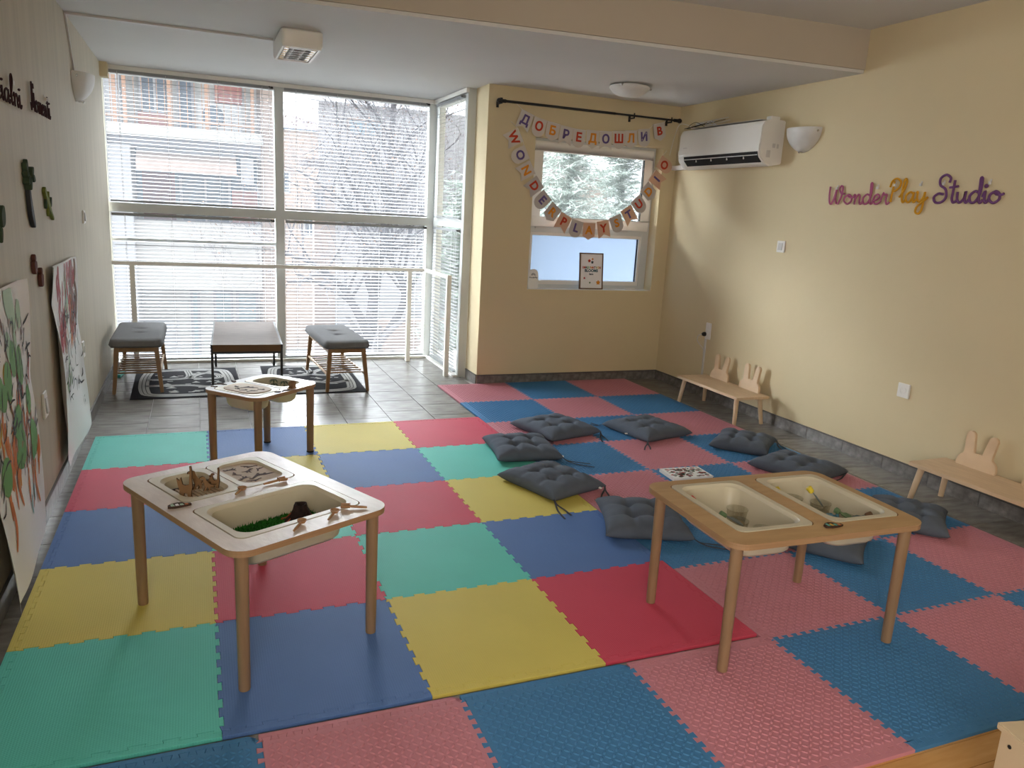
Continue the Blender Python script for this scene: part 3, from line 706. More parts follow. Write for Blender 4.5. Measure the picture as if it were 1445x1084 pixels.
# spoons and scoops
def scoop(label, x, y, a, L_=.085, kind='scoop', T=LT, z=.480):
    t = thing('wooden_' + kind, label, kind, W2(T, x, y, z + .001), a, 'small wooden scoops and spoons')
    q = MB(); q.tube([(-L_ * .5, 0, .004), (-L_ * .3, 0, .005), (L_ * .15, 0, .007)], [.0035, .0045, .0042], 8); q.build('handle', M['spoonwood'], t, smooth=True)
    q = MB()
    if kind == 'scoop':
        rings = []
        for xx, r_, s0 in ((L_ * .15, .009, 1), (L_ * .17, .012, 1), (L_ * .5, .0125, 1)):
            rings.append([(xx, r_ * cos(pi + pi * k / 8) * 1.0, .0135 + r_ * sin(pi + pi * k / 8)) for k in range(9)] + [(xx, (r_ - .002) * cos(2 * pi - pi * k / 8), .0135 + (r_ - .002) * sin(2 * pi - pi * k / 8)) for k in range(9)])
        q.loft(rings); q.box((L_ * .16, 0, .010), (.003, .022, .010))
    else:
        q.lathe([(0, .0005), (.010, .003), (.0145, .010), (.0155, .013), (.0135, .013), (.009, .006), (0, .0035)], 14, c=(L_ * .27, 0, 0))
    q.build('bowl', M['spoonwood'], t, smooth=True)
scoop('wooden scoop on the bar above the large tray, beside its far corner', .036, -.110, RD(20))
scoop('short wooden spoon on the bar between the trays, near the puzzle board', .030, .028, RD(60), .060, 'spoon')
scoop('wooden scoop at the right end of the front rim of the left table', -.335, -.175, RD(165), .085)
scoop('wooden spoon in the middle of the front rim of the left table', -.343, -.085, RD(62), .080, 'spoon')
scoop('wooden spoon nearest the front left corner of the left table', -.345, .040, RD(62), .085, 'spoon')
def painted(label, loc, rz, cols):
    t = thing('painted_wooden_cloud', label, 'ornament', loc, rz)
    q = MB(); q.prism([(-.032, -.01), (-.03, .006), (-.018, .016), (0, .022), (.014, .018), (.022, .006), (.038, .004), (.04, -.006), (.02, -.012), (-.01, -.016)], 0, .006); q.build('base', M['laser_edge'], t)
    for k, c_ in enumerate(cols):
        q = MB(); q.prism([(-.022 + .014 * k, -.008), (-.022 + .014 * k, .008 - .002 * k), (-.014 + .014 * k, .013 - .004 * k), (-.011 + .014 * k, -.008)], .006, .0068); q.build('paint_patch', M[c_], t)
painted('small painted cloud ornament on the left edge of the left table', W2(LT, .040, .238, .481), RD(10), ['paint_light', 'paper', 'paint_light', 'paint_orange'])
painted('small painted teal and orange ornament at the front of the right table', W2(RT, .030, -.228, .488), RD(-5), ['paint_teal', 'paint_yellow', 'paint_teal', 'paint_orange'])
# cups and tools of the right table
zc = .487 - .116 + .001
def cup(label, x, y, r=.038, h=.074, tilt=0):
    t = thing('clear_cup', label, 'cup', W2(RT, x, y, zc), 0, 'clear plastic cups in the trays')
    q = MB(); q.lathe([(0, 0), (r * .75, 0), (r * .8, .003), (r, h), (r + .002, h), (r + .002, h - .003), (r * .985, h - .003), (r * .77, .0045), (0, .004)], 24); q.build('cup_wall', M['cup'], t, smooth=True)
    q = MB(); q.lathe([(0, .004), (r * .80, .004), (r * .84, .018), (r * .4, .021), (0, .022)], 18); q.build('filling', M['sand'], t, smooth=True)
cup('clear cup alone near the back of the left cream tray', -.125, .075)
cup('clear cup holding a grey scoop in the left cream tray', -.192, -.020)
cup('low clear cup at the front of the left cream tray', -.106, -.060, .037, .050)
cup('clear cup at the back left of the right cream tray', .171, .130)
cup('clear cup holding the grey shovel in the right cream tray', .243, .058)
cup('wide clear cup in the middle of the right cream tray', .166, -.012, .040)
cup('clear cup holding green and brown tools in the right cream tray', .236, -.085, .037)
def tool(label, x, y, z, a, tiltv, L_, m1, m2, flat=False):
    t = thing('toy_tool', label, 'toy', W2(RT, x, y, zc + .023 + z), a)
    e = Euler((0, -tiltv, 0)).to_matrix().to_4x4()
    q = MB(); q.tube([e @ Vector((L_ * .25, 0, 0)), e @ Vector((L_ * .3, 0, 0)), e @ Vector((L_ * .5, 0, 0)), e @ Vector((L_ * .53, 0, 0))], [.006, .0105, .0115, .008], 12); q.build('handle', M[m1], t, smooth=True)
    q = MB(); P = [e @ Vector(p) for p in ((-L_ * .45, -.008, 0), (-L_ * .25, -.016, .002), (L_ * .02, -.015, .002), (L_ * .12, -.005, 0), (L_ * .27, -.004, 0), (L_ * .27, .004, 0), (L_ * .12, .005, 0), (L_ * .02, .015, .002), (-L_ * .25, .016, .002), (-L_ * .45, .008, 0))]
    n = len(P); up = e @ Vector((0, 0, .004)); q.add(P + [p + up for p in P], [tuple(range(n - 1, -1, -1)), tuple(range(n, 2 * n))] + [(i, (i + 1) % n, n + (i + 1) % n, n + i) for i in range(n)])
    q.build('blade', M[m2], t)
tool('grey scoop with green handle leaning on the cup in the left cream tray', -.205, -.005, .046, RD(150), RD(25), .095, 'tool_green', 'tool_grey')
tool('small green tool with red tip at the left wall of the left cream tray', -.225, .165, .035, RD(120), RD(28), .090, 'tool_red', 'tool_green')
tool('yellow-handled brush at the far left of the right cream tray', .140, .150, .046, RD(160), RD(50), .090, 'tool_yellow', 'tool_grey')
tool('grey shovel with yellow handle standing in a cup of the right cream tray', .236, .078, .062, RD(150), RD(50), .100, 'tool_yellow', 'tool_grey')
tool('green scoop resting in the front cup of the right cream tray', .226, -.078, .056, RD(100), RD(10), .070, 'tool_green', 'tool_green')
tool('grey trowel with brown handle lying over the front cup of the right cream tray', .268, -.108, .052, RD(-20), RD(20), .095, 'tool_brown', 'tool_grey')
tool('small blue tool behind the front rim in the right cream tray', .205, -.045, .040, RD(-40), RD(5), .045, 'tool_blue', 'tool_blue')
# small table: dinosaur board, plants, castle block
zS = .432
t = thing('dinosaur_board', 'oval wooden board with burnt dinosaur shapes on the left tray of the small table', 'puzzle', W2(ST, -.115, 0, zS + .0015), angS)
q = MB(); q.prism(rrect(.088, .130, .075, 8), 0, .004); q.build('board', M['board_wood'], t)
for x, y, sc, poly, r in [(-.02, .07, .05, LIZ, 60), (.02, 0, .09, DINO, 100), (-.035, -.02, .045, REX, 80), (-.03, -.07, .05, DINO, 110), (.03, -.085, .04, REX, 60), (-.05, .03, .035, LIZ, 90)]:
    q = MB(); ca, sa = cos(RD(r)), sin(RD(r)); q.prism([(ca * a * sc - sa * (b - .2) * sc, sa * a * sc + ca * (b - .2) * sc) for a, b in poly], .004, .0052)
    q.build('dinosaur_shape', M['laser_edge'], t, loc=(x, y, 0))
for label, x, y, sc, poly, r in [('flat dark dinosaur piece on the left rim of the small table', -.105, .176, .060, DINO, 75), ('flat dark lizard piece at the far left of the small table rim', -.03, .182, .055, LIZ, 60),
        ('flat dark claw piece at the left corner of the small table', -.175, .160, .040, REX, 40), ('flat dark piece on the near rim of the small table', -.070, -.178, .035, LIZ, 130), ('flat dark piece next to the castle block on the small table', -.01, -.178, .045, DINO, 140)]:
    flatpiece('dinosaur_piece', poly, .004, M['laser_edge'], M['laser_edge'], label, 'toy', W2(ST, x, y, zS + .0003), angS + RD(r), sc, 'loose dinosaur pieces')
t = thing('toy_palm_group', 'small dark green toy palms standing in the right tray of the small table', 'toy', W2(ST, .115, -.01, zS - .098), angS)
for k, (x, y, h) in enumerate([(0, .03, .100), (.02, -.03, .094), (-.03, 0, .085)]):
    q = MB(); q.tube([(0, 0, 0), (.002, 0, h)], [.004, .003], 6); tr = q.build('stem', M['rock'], t, loc=(x, y, 0))
    q = MB()
    for j in range(8):
        a = j * .785; q.add([(0, 0, h), (.016 * cos(a) - .006 * sin(a), .016 * sin(a) + .006 * cos(a), h + .008), (.036 * cos(a), .036 * sin(a), h - .012), (.016 * cos(a) + .006 * sin(a), .016 * sin(a) - .006 * cos(a), h + .008)], [(0, 1, 2, 3)])
    q.build('leaves', M['deco_green'], tr)
t = thing('castle_block', 'brown toothed wooden castle block on the near right rim of the small table', 'toy', W2(ST, .045, -.178, zS), angS + RD(10))
q = MB(); q.prism([(-.018, 0), (-.020, .010), (-.012, .014), (-.020, .020), (-.022, .038), (-.014, .034), (-.010, .042), (-.003, .034), (.004, .044), (.010, .034), (.018, .040), (.022, .022), (.014, .014), (.020, .008), (.016, 0)], -.012, .012, lambda x, y, z: (x, z, y)); q.build('block', M['laser_wood'], t)
q = MB(); q.prism([(-.03, -.015), (.03, -.015), (.03, .015), (-.03, .015)], .0, .003); q.build('foot', M['board_wood'], t)

# ------------------------------------------------------------------ stools, coffee table, rugs
def cushion_seat(hx, hy, z, h, dips):
    q = MB(); nx, ny = 30, 56; vs = []; fs = []
    out = rrect(hx, hy, .06, 6)
    def prof(u): return max(0, 1 - abs(u) ** 8) ** .5
    for sgn in (1, -1):
        for i in range(nx + 1):
            for j in range(ny + 1):
                u = -1 + 2 * i / nx; v = -1 + 2 * j / ny
                # rounded rectangle mapping
                x = u * hx; y = v * hy
                cx = max(0, abs(x) - (hx - .080)); cy = max(0, abs(y) - (hy - .080)); L_ = math.hypot(cx, cy)
                if L_ > 0:
                    m_ = max(cx, cy); f = m_ / L_; cx *= f; cy *= f
                    if abs(x) > hx - .080: x = math.copysign(hx - .080 + cx, x)
                    if abs(y) > hy - .080: y = math.copysign(hy - .080 + cy, y)
                d = 1 - max(abs(u), abs(v)); e_ = min(1, d / .16); s_ = (1 - (1 - e_) ** 2) ** .5
                if sgn > 0:
                    zz = z + .020 + (h - .020) * s_
                    for dx, dy in dips: zz -= .020 * math.exp(-((x - dx) ** 2 / .0016 + (y - dy) ** 2 / .0005))
                else: zz = z + .020 - .020 * s_
                vs.append((x, y, zz))
    N = (nx + 1) * (ny + 1)
    for s_ in (0, 1):
        for i in range(nx):
            for j in range(ny):
                a = s_ * N + i * (ny + 1) + j; fs.append((a, a + ny + 1, a + ny + 2, a + 1) if s_ == 0 else (a, a + 1, a + ny + 2, a + ny + 1))
    q.add(vs, fs); return q
def stool(label, loc, rz):
    t = thing('bench_stool', label, 'stool', (*loc, 0), rz, 'grey cushioned stools by the window')
    zs = .345
    s_ = cushion_seat(.185, .470, zs, .068, [(0, .10), (0, -.10)]).build('seat', M['greyfab'], t, smooth=True, angle=70)
    for dy in (.10, -.10):
        q = MB(); q.ball((0, dy, zs + .052), .009, 10, 5, (1, 1, .5)); q.build('button', M['greyfab'], s_, smooth=True)
    q = MB()
    for sx in (-1, 1): q.b2((sx * .135 - .010, -.40, zs - .035), (sx * .135 + .010, .40, zs))
    for sy in (-1, 1): q.b2((-.135, sy * .395 - .010, zs - .034), (.135, sy * .395 + .010, zs - .001))
    q.build('apron', M['stoolwood'], t, bevel=.002)
    for sx in (-1, 1):
        for sy in (-1, 1):
            q = MB(); rings = []
            for z_, o_, w_ in ((0, .030, .012), (zs, 0, .017)):
                cx, cy = sx * (.132 + o_), sy * (.395 + o_ * 1.2)
                rings.append([(cx - w_, cy - w_, z_), (cx + w_, cy - w_, z_), (cx + w_, cy + w_, z_), (cx - w_, cy + w_, z_)])
            q.loft(rings); q.build('leg', M['stoolwood'], t, bevel=.003)
    zr = .135
    q = MB()
    for sx in (-1, 1): q.beam((sx * .148, -.412, zr), (sx * .148, .412, zr), .014, .014)
    q.build('shelf_rail', M['pine'], t)
    for k in range(9):
        q = MB(); q.b2((-.145, -.011, .006), (.145, .011, .015)); q.build('slat', M['stoolwood'], t, loc=(0, -.36 + .09 * k, zr))
stool('grey tufted stool with slatted shelf against the left wall', (.140, 4.600), RD(0))
stool('grey tufted stool with slatted shelf right of the coffee table', (1.635, 4.420), RD(3.0))
t = thing('coffee_table', 'low coffee table with oak top and black metal frame, between the stools', 'table', (.925, 4.53, 0), RD(-2.2))
hx_, hy_, zt = .255, .585, .400
q = MB(); q.b2((-hx_ + .012, -hy_, zt - .052), (hx_ - .012, hy_, zt - .001)); q.m = [0] * 6
o = q.build('table_top', [M['ctop'], M['cedge']], t, bevel=.002)
for f in o.data.polygons: f.material_index = 0 if f.normal.z > .5 else 1
for sx in (-1, 1):
    q = MB(); q.b2((sx * (hx_ - .006) - .007, -hy_, zt - .030), (sx * (hx_ - .006) + .007, hy_, zt)); q.build('side_rail', M['black'], t)
    for sy in (-1, 1):
        q = MB(); q.b2((sx * (hx_ - .009) - .009, sy * (hy_ - .010) - .009, 0), (sx * (hx_ - .009) + .009, sy * (hy_ - .010) + .009, zt - .030)); q.build('leg', M['black'], t)
for sy in (-1, 1):
    q = MB(); q.b2((-hx_ + .018, sy * (hy_ - .010) - .008, zt - .068), (hx_ - .018, sy * (hy_ - .010) + .008, zt - .053)); q.build('crossbar', M['black'], t)
q = MB(); q.b2((-hx_ + .018, hy_ - .018, .235), (hx_ - .018, hy_ - .004, .248)); q.b2((-hx_ + .018, -hy_ + .004, .070), (hx_ - .018, -hy_ + .018, .083)); q.build('stretcher', M['black'], t)
def rug(label, loc, rz, w_, l_, sd):
    rn = random.Random(sd)
    t = thing('road_map_rug', label, 'rug', (*loc, 0), rz, 'black and white road map rugs')
    q = MB(); nx, ny = 14, 20; vs = []; fs = []
    for z_ in (0.006, 0.0005):
        for i in range(nx + 1):
            for j in range(ny + 1):
                x = -w_ / 2 + w_ * i / nx; y = -l_ / 2 + l_ * j / ny
                vs.append((x, y, z_))
    N = (nx + 1) * (ny + 1)
    for i in range(nx):
        for j in range(ny):
            a = i * (ny + 1) + j; fs.append((a, a + ny + 1, a + ny + 2, a + 1)); fs.append((N + a, N + a + 1, N + a + ny + 2, N + a + ny + 1))
    bd = [i * (ny + 1) for i in range(nx + 1)] + [nx * (ny + 1) + j for j in range(1, ny + 1)] + [i * (ny + 1) + ny for i in range(nx - 1, -1, -1)] + [j for j in range(ny - 1, 0, -1)]
    for k in range(len(bd)):
        a, b = bd[k], bd[(k + 1) % len(bd)]; fs.append((a, N + a, N + b, b))
    q.add(vs, fs); q.build('pile', M['ruglack'], t)
    z0, z1 = .0062, .0072
    def road(pts, wd, closed):
        P = catmull([(x, y, 0) for x, y in pts], 6, closed); n = len(P); q = MB(); c = MB()
        for off, ww, mm, zz in ((0, wd, q, z1),):
            L1 = []; L2 = []
            for i, p in enumerate(P):
                a = P[(i - 1) % n] if closed or i > 0 else p; b = P[(i + 1) % n] if closed or i < n - 1 else p
                d = (b - a).normalized(); nn = Vector((-d.y, d.x, 0)); L1.append(p + nn * ww / 2); L2.append(p - nn * ww / 2)
            vs = [(v.x, v.y, zz) for v in L1 + L2]
            fs = [(i, (i + 1) % n, n + (i + 1) % n, n + i) for i in range(n if closed else n - 1)]
            mm.add(vs, fs)
        m2 = MB()
        for s_ in (-1, 1):
            L1 = []
            for i, p in enumerate(P):
                a = P[(i - 1) % n] if closed or i > 0 else p; b = P[(i + 1) % n] if closed or i < n - 1 else p
                d = (b - a).normalized(); nn = Vector((-d.y, d.x, 0)); L1 += [p + nn * (s_ * wd * .17 - .0025), p + nn * (s_ * wd * .17 + .0025)]
            vs = [(v.x, v.y, zz + .0004) for v in L1]
            m2.add(vs, [(2 * i, 2 * ((i + 1) % n), 2 * ((i + 1) % n) + 1, 2 * i + 1) for i in range(n if closed else n - 1)])
        return q, m2
    A, B = w_ / 2 - .085, l_ / 2 - .085
    rs = [([(-A, -B * .6), (-A, B * .6), (-A * .7, B), (A * .7, B), (A, B * .6), (A, -B * .6), (A * .7, -B), (-A * .7, -B)], .075, True),
          ([(-A, -.28 * B), (0, -.30 * B), (A * .5, -.45 * B), (A, -.28 * B)], .055, False), ([(-A, .25 * B), (-.2 * A, .25 * B), (0.05 * A, .45 * B), (0, B)], .055, False),
          ([(.1 * A, .35 * B), (.45 * A, .2 * B), (.8 * A, .3 * B), (.72 * A, .6 * B), (.4 * A, .7 * B)], .055, True)]
    Q = MB(); Q2 = MB()
    for pts, wd, cl in rs:
        a, b = road(pts, wd, cl); Q.add(a.v, a.f); Q2.add(b.v, b.f)
    # small print: houses, trees, blocks
    for k in range(34):
        x = rn.uniform(-A * .8, A * .8); y = rn.uniform(-B * .85, B * .85); s_ = rn.uniform(.018, .04)
        if rn.random() < .5: Q.add([(x - s_, y - s_ * .6, z1 - .0003), (x + s_, y - s_ * .6, z1 - .0003), (x, y + s_, z1 - .0003)], [(0, 1, 2)])
        else: Q.add([(x - s_ * .8, y - s_ * .35, z1 - .0003), (x + s_ * .8, y - s_ * .35, z1 - .0003), (x + s_ * .8, y + s_ * .35, z1 - .0003), (x - s_ * .8, y + s_ * .35, z1 - .0003)], [(0, 1, 2, 3)])
    Q.build('road_print', M['rugwhite'], t); Q2.build('lane_lines', M['ruglack'], t)
rug('black and white road map rug under the left stool and coffee table', (.475, 4.500), RD(1.0), .78, 1.04, 3)
rug('black and white road map rug under the right stool', (1.440, 4.510), RD(-1.0), .76, 1.10, 8)
o = MB(); o.box((0, 0, .012), (.03, .16, .022)); tag(o.build('teal_book', M['teal_card'], loc=(-.03, 4.82, 0), rz=RD(-8), bevel=.002), 'small teal item on the floor behind the left stool', 'toy')

# ------------------------------------------------------------------ bunny benches
def bunny(w_):
    h = w_ / 2
    half = [(h, 0), (h * 1.0, .022), (h * .96, .044), (h * .86, .060), (h * .72, .070), (h * .70, .085)]
    # ear: straight sides, round tip
    c0 = Vector((h * .44, .090)); tip = Vector((h * .56, .172)); r0, r1 = h * .26, .0265
    d = (tip - c0).normalized(); n = Vector((d.y, -d.x))
    half += [tuple(tip + n * r1 * cos(a) + d * r1 * sin(a)) for a in [pi * k / 8 for k in range(9)]]
    half += [(h * .20, .085)]
    return half + [(-x, y) for x, y in half[::-1]]
def bunny_bench(label, yc, xc, rz, L_=.80):
    t = thing('bunny_bench', label, 'bench', (xc, yc, 0), rz, 'low wooden benches with bunny-ear backs')
    zs = .222; D = .150
    q = MB(); q.prism(rrect(D, L_ / 2, .012, 4), zs - .020, zs); q.build('seat', M['pine'], t, bevel=.002)
    for sy in (-1, 1):
        for sx in (-1, 1):
            q = MB(); a = Vector((sx * (D - .045), sy * (L_ / 2 - .060), zs - .020)); b = Vector((sx * (D - .045 + .020), sy * (L_ / 2 - .060 + .028), 0))
            q.tube([b, a], [.0145, .0185], 14); q.build('leg', M['pine'], t, smooth=True)
    for dy in (.195, -.185):
        q = MB(); prof = bunny(.235)
        P = prof
        q.prism(P, 0, .018, lambda x, y, z: (D - .035 + z + .10 * y, x, zs + y)); q.build('backrest', M['pine'], t, bevel=.002, loc=(0, dy, 0))
    return t
bunny_bench('pale wooden bunny-ear bench below the double socket', 2.840, 4.392, RD(-0.5))
bunny_bench('pale wooden bunny-ear bench at the right edge, under the single socket', .545, 4.395, RD(0.5))

# ------------------------------------------------------------------ floor cushions
def floor_cushion(label, cx, cy, rz, w_=.40, h=.078, straps=(), z=.012, tagc=None, sc=(1, 1), sd=1, tilt=(0, 0)):
    rn = random.Random(sd)
    t = thing('floor_cushion', label, 'cushion', (cx, cy, z), rz, 'slate grey tufted floor cushions'); t.rotation_euler = (tilt[0], tilt[1], rz)
    N = 40; vs = []; fs = []; W_ = w_ / 2
    tuft = [(-.33, -.33), (.33, -.33), (-.33, .33), (.33, .33)]
    ph = [rn.uniform(0, 6.28) for _ in range(6)]
    def pt(u, v, s_):
        # edges curve inwards between the corners
        x = u * (1 - .09 * (1 - v * v)); y = v * (1 - .09 * (1 - u * u))
        ex = (1 - abs(u) ** 3.4) ** .5 if abs(u) < 1 else 0; ey = (1 - abs(v) ** 3.4) ** .5 if abs(v) < 1 else 0
        hh = (ex * ey) ** .85
        z_ = hh
        for a, b in tuft:
            d2 = (u - a) ** 2 + (v - b) ** 2
            z_ -= .50 * math.exp(-d2 / .014) + .12 * math.exp(-d2 / .07)
        for a in (-.33, .33):
            z_ -= .17 * math.exp(-(u - a) ** 2 / .008) * hh + .17 * math.exp(-(v - a) ** 2 / .008) * hh
        z_ += .05 * hh * (sin(5 * u + ph[0]) * sin(4 * v + ph[1]) + .6 * sin(11 * u + 7 * v + ph[2]))
        rim = (1 - hh) ; z_ += .03 * rim * sin(24 * (u + v) + ph[3]) * (abs(u) < .97) * (abs(v) < .97) * (1 if s_ > 0 else 0)
        z_ = max(z_, 0.02 * hh)
        mid = h * .36
        if s_ > 0: zz = mid + (h - mid) * z_ * 1.25
        else: zz = mid - mid * min(1, hh * 1.6)
        return (x * W_ * sc[0], y * W_ * sc[1], max(0.0, zz))
    for s_ in (1, -1):
        for i in range(N + 1):
            for j in range(N + 1): vs.append(pt(-1 + 2 * i / N, -1 + 2 * j / N, s_))
    K = (N + 1) ** 2
    for s_ in (0, 1):
        for i in range(N):
            for j in range(N):
                a = s_ * K + i * (N + 1) + j; fs.append((a, a + N + 1, a + N + 2, a + 1) if s_ == 0 else (a, a + 1, a + N + 2, a + N + 1))
    q = MB(); q.add(vs, fs); pad = q.build('pad', M['cushion'], t, smooth=True, angle=80)
    for k, (sx, sy, ang, L_) in enumerate(straps):
        for e_ in (-1, 1):
            a = ang + e_ * .10; x0, y0 = sx * W_ * sc[0] * .97, sy * W_ * sc[1] * .97
            pts = catmull([(x0, y0, h * .36), (x0 + .03 * cos(a), y0 + .03 * sin(a), .012), (x0 + L_ * .5 * cos(a + .10 * e_), y0 + L_ * .5 * sin(a + .10 * e_), .005), (x0 + L_ * (1 - .18 * (e_ > 0)) * cos(a + .04 * e_), y0 + L_ * (1 - .18 * (e_ > 0)) * sin(a + .04 * e_), .005)], 5)
            q = MB(); vs = []; 
            for i, p in enumerate(pts):
                d = (pts[min(i + 1, len(pts) - 1)] - pts[max(i - 1, 0)]); d.z = 0; d.normalize(); nn = Vector((-d.y, d.x, 0)) * .0045
                vs += [p - nn, p + nn, p + nn + Vector((0, 0, .002)), p - nn + Vector((0, 0, .002))]
            n = len(pts); fs = [(4 * i + a_, 4 * i + (a_ + 1) % 4, 4 * i + 4 + (a_ + 1) % 4, 4 * i + 4 + a_) for i in range(n - 1) for a_ in range(4)] + [(3, 2, 1, 0), (4 * n - 4, 4 * n - 3, 4 * n - 2, 4 * n - 1)]
            q.add(vs, fs); q.build('strap', M['strap'], t)
    if tagc:
        x0, y0, a = tagc; q = MB(); q.box((0, 0, 0), (.020, .012, .0015), rx=.5, rz=a); q.build('care_tag', M['tag'], t, loc=(x0 * W_ * sc[0], y0 * W_ * sc[1], h * .32))
    return t
import math as _m
def cush(label, corners, **k):
    """corners: floor positions of left, far, right, near corners"""
    cx = sum(c[0] for c in corners) / 4; cy = sum(c[1] for c in corners) / 4
    a, b, c, d = corners; ux = ((c[0] - b[0]) + (d[0] - a[0])) / 2; uy = ((c[1] - b[1]) + (d[1] - a[1])) / 2
    vx = ((b[0] - a[0]) + (c[0] - d[0])) / 2; vy = ((b[1] - a[1]) + (c[1] - d[1])) / 2
    lu = _m.hypot(ux, uy); lv = _m.hypot(vx, vy); rz = _m.atan2(uy, ux)
    # local x runs from the far-left side to the near-right side
    return floor_cushion(label, cx, cy, rz, w_=.40, sc=(min(lu, .46) / .40, min(lv, .48) / .40), **k)
cush('slate tufted floor cushion farthest left, nearest the glazed corner', [(2.555, 2.714), (2.975, 2.860), (3.091, 2.428), (2.680, 2.262)], straps=[(1, 1, RD(-30), .17), (-1, 1, RD(60), .10)], sd=1)
cush('slate tufted floor cushion lying square on the far red and teal tiles', [(2.150, 1.985), (2.265, 2.440), (2.680, 2.370), (2.559, 1.945)], straps=[(1, -1, RD(-30), .20), (1, 1, RD(-50), .10)], tagc=(1.0, -.80, 0), sd=2)
cush('slate tufted floor cushion lying across the yellow tile', [(2.089, 1.721), (2.450, 1.900), (2.600, 1.450), (2.238, 1.301)], straps=[(1, 1, RD(-45), .20), (1, -1, RD(-20), .20)], tagc=(1.0, .75, 0), sd=3)
cush('slate tufted floor cushion behind the left leg of the right table', [(2.285, .840), (2.430, 1.275), (2.820, 1.120), (2.675, .690)], straps=[(1, -1, RD(-10), .16)], sd=4)
cush('slate tufted floor cushion in the middle of the far pink and blue tiles', [(3.217, 2.548), (3.600, 2.725), (3.725, 2.283), (3.308, 2.098)], straps=[(1, -1, RD(-45), .15), (-1, -1, RD(190), .12)], tagc=(.1, -1.0, 1.2), sd=5)
cush('slate tufted floor cushion to the left of the long cushion by the right wall', [(3.660, 1.995), (3.985, 2.240), (4.240, 1.960), (3.915, 1.700)], straps=[(1, 1, RD(-60), .15), (-1, 1, RD(60), .05)], sd=6)
cush('slate tufted floor cushion just beyond the right table top', [(3.700, 1.540), (4.020, 1.790), (4.190, 1.330), (3.850, 1.140)], straps=[(1, 1, RD(-95), .22), (1, -1, RD(-60), .15)], sd=7)
cush('slate tufted floor cushion behind the right corner of the right table', [(3.700, .640), (3.960, .960), (4.210, .660), (3.940, .360)], sd=8)
cush('slate tufted floor cushion under the right end of the right table', [(2.980, .620), (3.330, .860), (3.600, .500), (3.230, .290)], sd=9)

# book
t = thing('board_book', 'patterned board book on the blue tile behind the right table', 'book', (3.200, 1.545, .014), RD(-4))
q = MB(); q.b2((-.125, -.085, .003), (.125, .085, .016)); q.build('pages', M['paper'], t)
q = MB(); q.b2((-.128, -.088, 0), (.128, .088, .003)); q.b2((-.128, -.088, .016), (.128, .088, .019)); q.b2((-.131, -.088, 0), (-.127, .088, .019)); q.build('cover', M['tag'], t)
rn = random.Random(4); q = MB()
for k in range(120):
    x = rn.uniform(-.112, .112); y = rn.uniform(-.075, .075); s_ = rn.uniform(.006, .015); q.mi = rn.randrange(3)
    a0 = rn.uniform(0, 6); q.add([(x + s_ * (1 + .4 * sin(3 * a)) * cos(a + a0), y + s_ * .7 * sin(a + a0), .0194) for a in [i * 1.047 for i in range(6)]], [(0, 1, 2, 3, 4, 5)])
q.build('cover_print', [M['cover_print'], M['paint_red'], M['deco_green']], t)

# ------------------------------------------------------------------ right wall
t = thing('air_conditioner', 'white wall air conditioner above the right wall corner', 'air conditioner', (XR, 3.215, 1.90))
prof = [(0, .02), (0, .325), (-.10, .33), (-.19, .312), (-.208, .27), (-.212, .10), (-.205, .065), (-.16, .018), (-.10, .0)]
q = MB(); q.prism(prof, -.52, .52, lambda x, y, z: (x, z, y)); q.build('casing', M['plastic_white'], t, bevel=.006)
q = MB(); q.prism([(-.2115, .098), (-.205, .065), (-.166, .024), (-.150, .040), (-.190, .075)], -.50, .43, lambda x, y, z: (x - .0025, z, y)); q.build('outlet', M['dark'], t)
for k in range(2):
    q = MB(); q.b2((-.012, -.46, 0), (.012, .46, .003)); o = q.build('louvre', M['plastic_white'], t, loc=(-.204 + .020 * k, -.035, .066 - .022 * k)); o.rotation_euler = (0, RD(48), 0)
for k in range(4):
    q = MB(); q.b2((-.002, -.004, -.012), (.004, .004, .020)); q.build('fin', M['plastic_grey'], t, loc=(-.206, -.34 + .2 * k, .062))
q = MB(); q.b2((-.2165, -.515, .112), (-.2095, .515, .150)); q.build('front_lip', M['plastic_white'], t, bevel=.002)
q = MB(); q.b2((-.2145, .40, .165), (-.2125, .45, .172)); q.build('emblem', M['plastic_grey'], t)
q = MB(); q.b2((-.150, -.523, .060), (-.115, -.519, .110)); q.b2((-.10, -.522, .13), (-.075, -.5195, .16)); q.b2((-.062, -.522, .128), (-.045, -.5195, .158)); q.build('side_cover', M['plastic_grey'], t)
q = MB(); q.b2((-.12, -.50, .326), (-.04, -.44, .352)); q.build('bracket', M['plastic_white'], t, bevel=.004)
q = MB(); q.b2((-.165, -.44, .3275), (-.03, .44, .3315)); q.build('top_grille', M['plastic_grey'], t)
rn = random.Random(5)
t = thing('loose_wires', 'thin tangle of dark wires lying on top of the air conditioner', 'wires', (XR - .10, 3.45, 2.232))
for k in range(7):
    y0_ = rn.uniform(-.1, .15); pts = catmull([(rn.uniform(-.05, .05), y0_, .004), (rn.uniform(-.06, .06), y0_ + .1, rn.uniform(.01, .05)), (rn.uniform(-.06, .04), y0_ + .2, rn.uniform(.005, .04)), (rn.uniform(-.05, .05), y0_ - .15, .005 + .06 * rn.random())], 6)
    q = MB(); q.tube(pts, .0022, 5); q.build('wire', M['rubber'] if k % 2 else M['cord'], t, smooth=True)
q = MB(); q.tube(catmull([(0, .24, .01), (-.05, .38, .05), (-.02, .50, -.03), (-.03, .54, -.2)], 8), .002, 5); q.build('wire', M['cord'], t, smooth=True)
q = MB(); q.b2((XR - .045, 3.60, 1.915), (XR - .003, YB - .002, 1.955)); tag(q.build('pipe_duct', M['plastic_white'], bevel=.004), 'white pipe duct running from the air conditioner to the corner', 'duct')
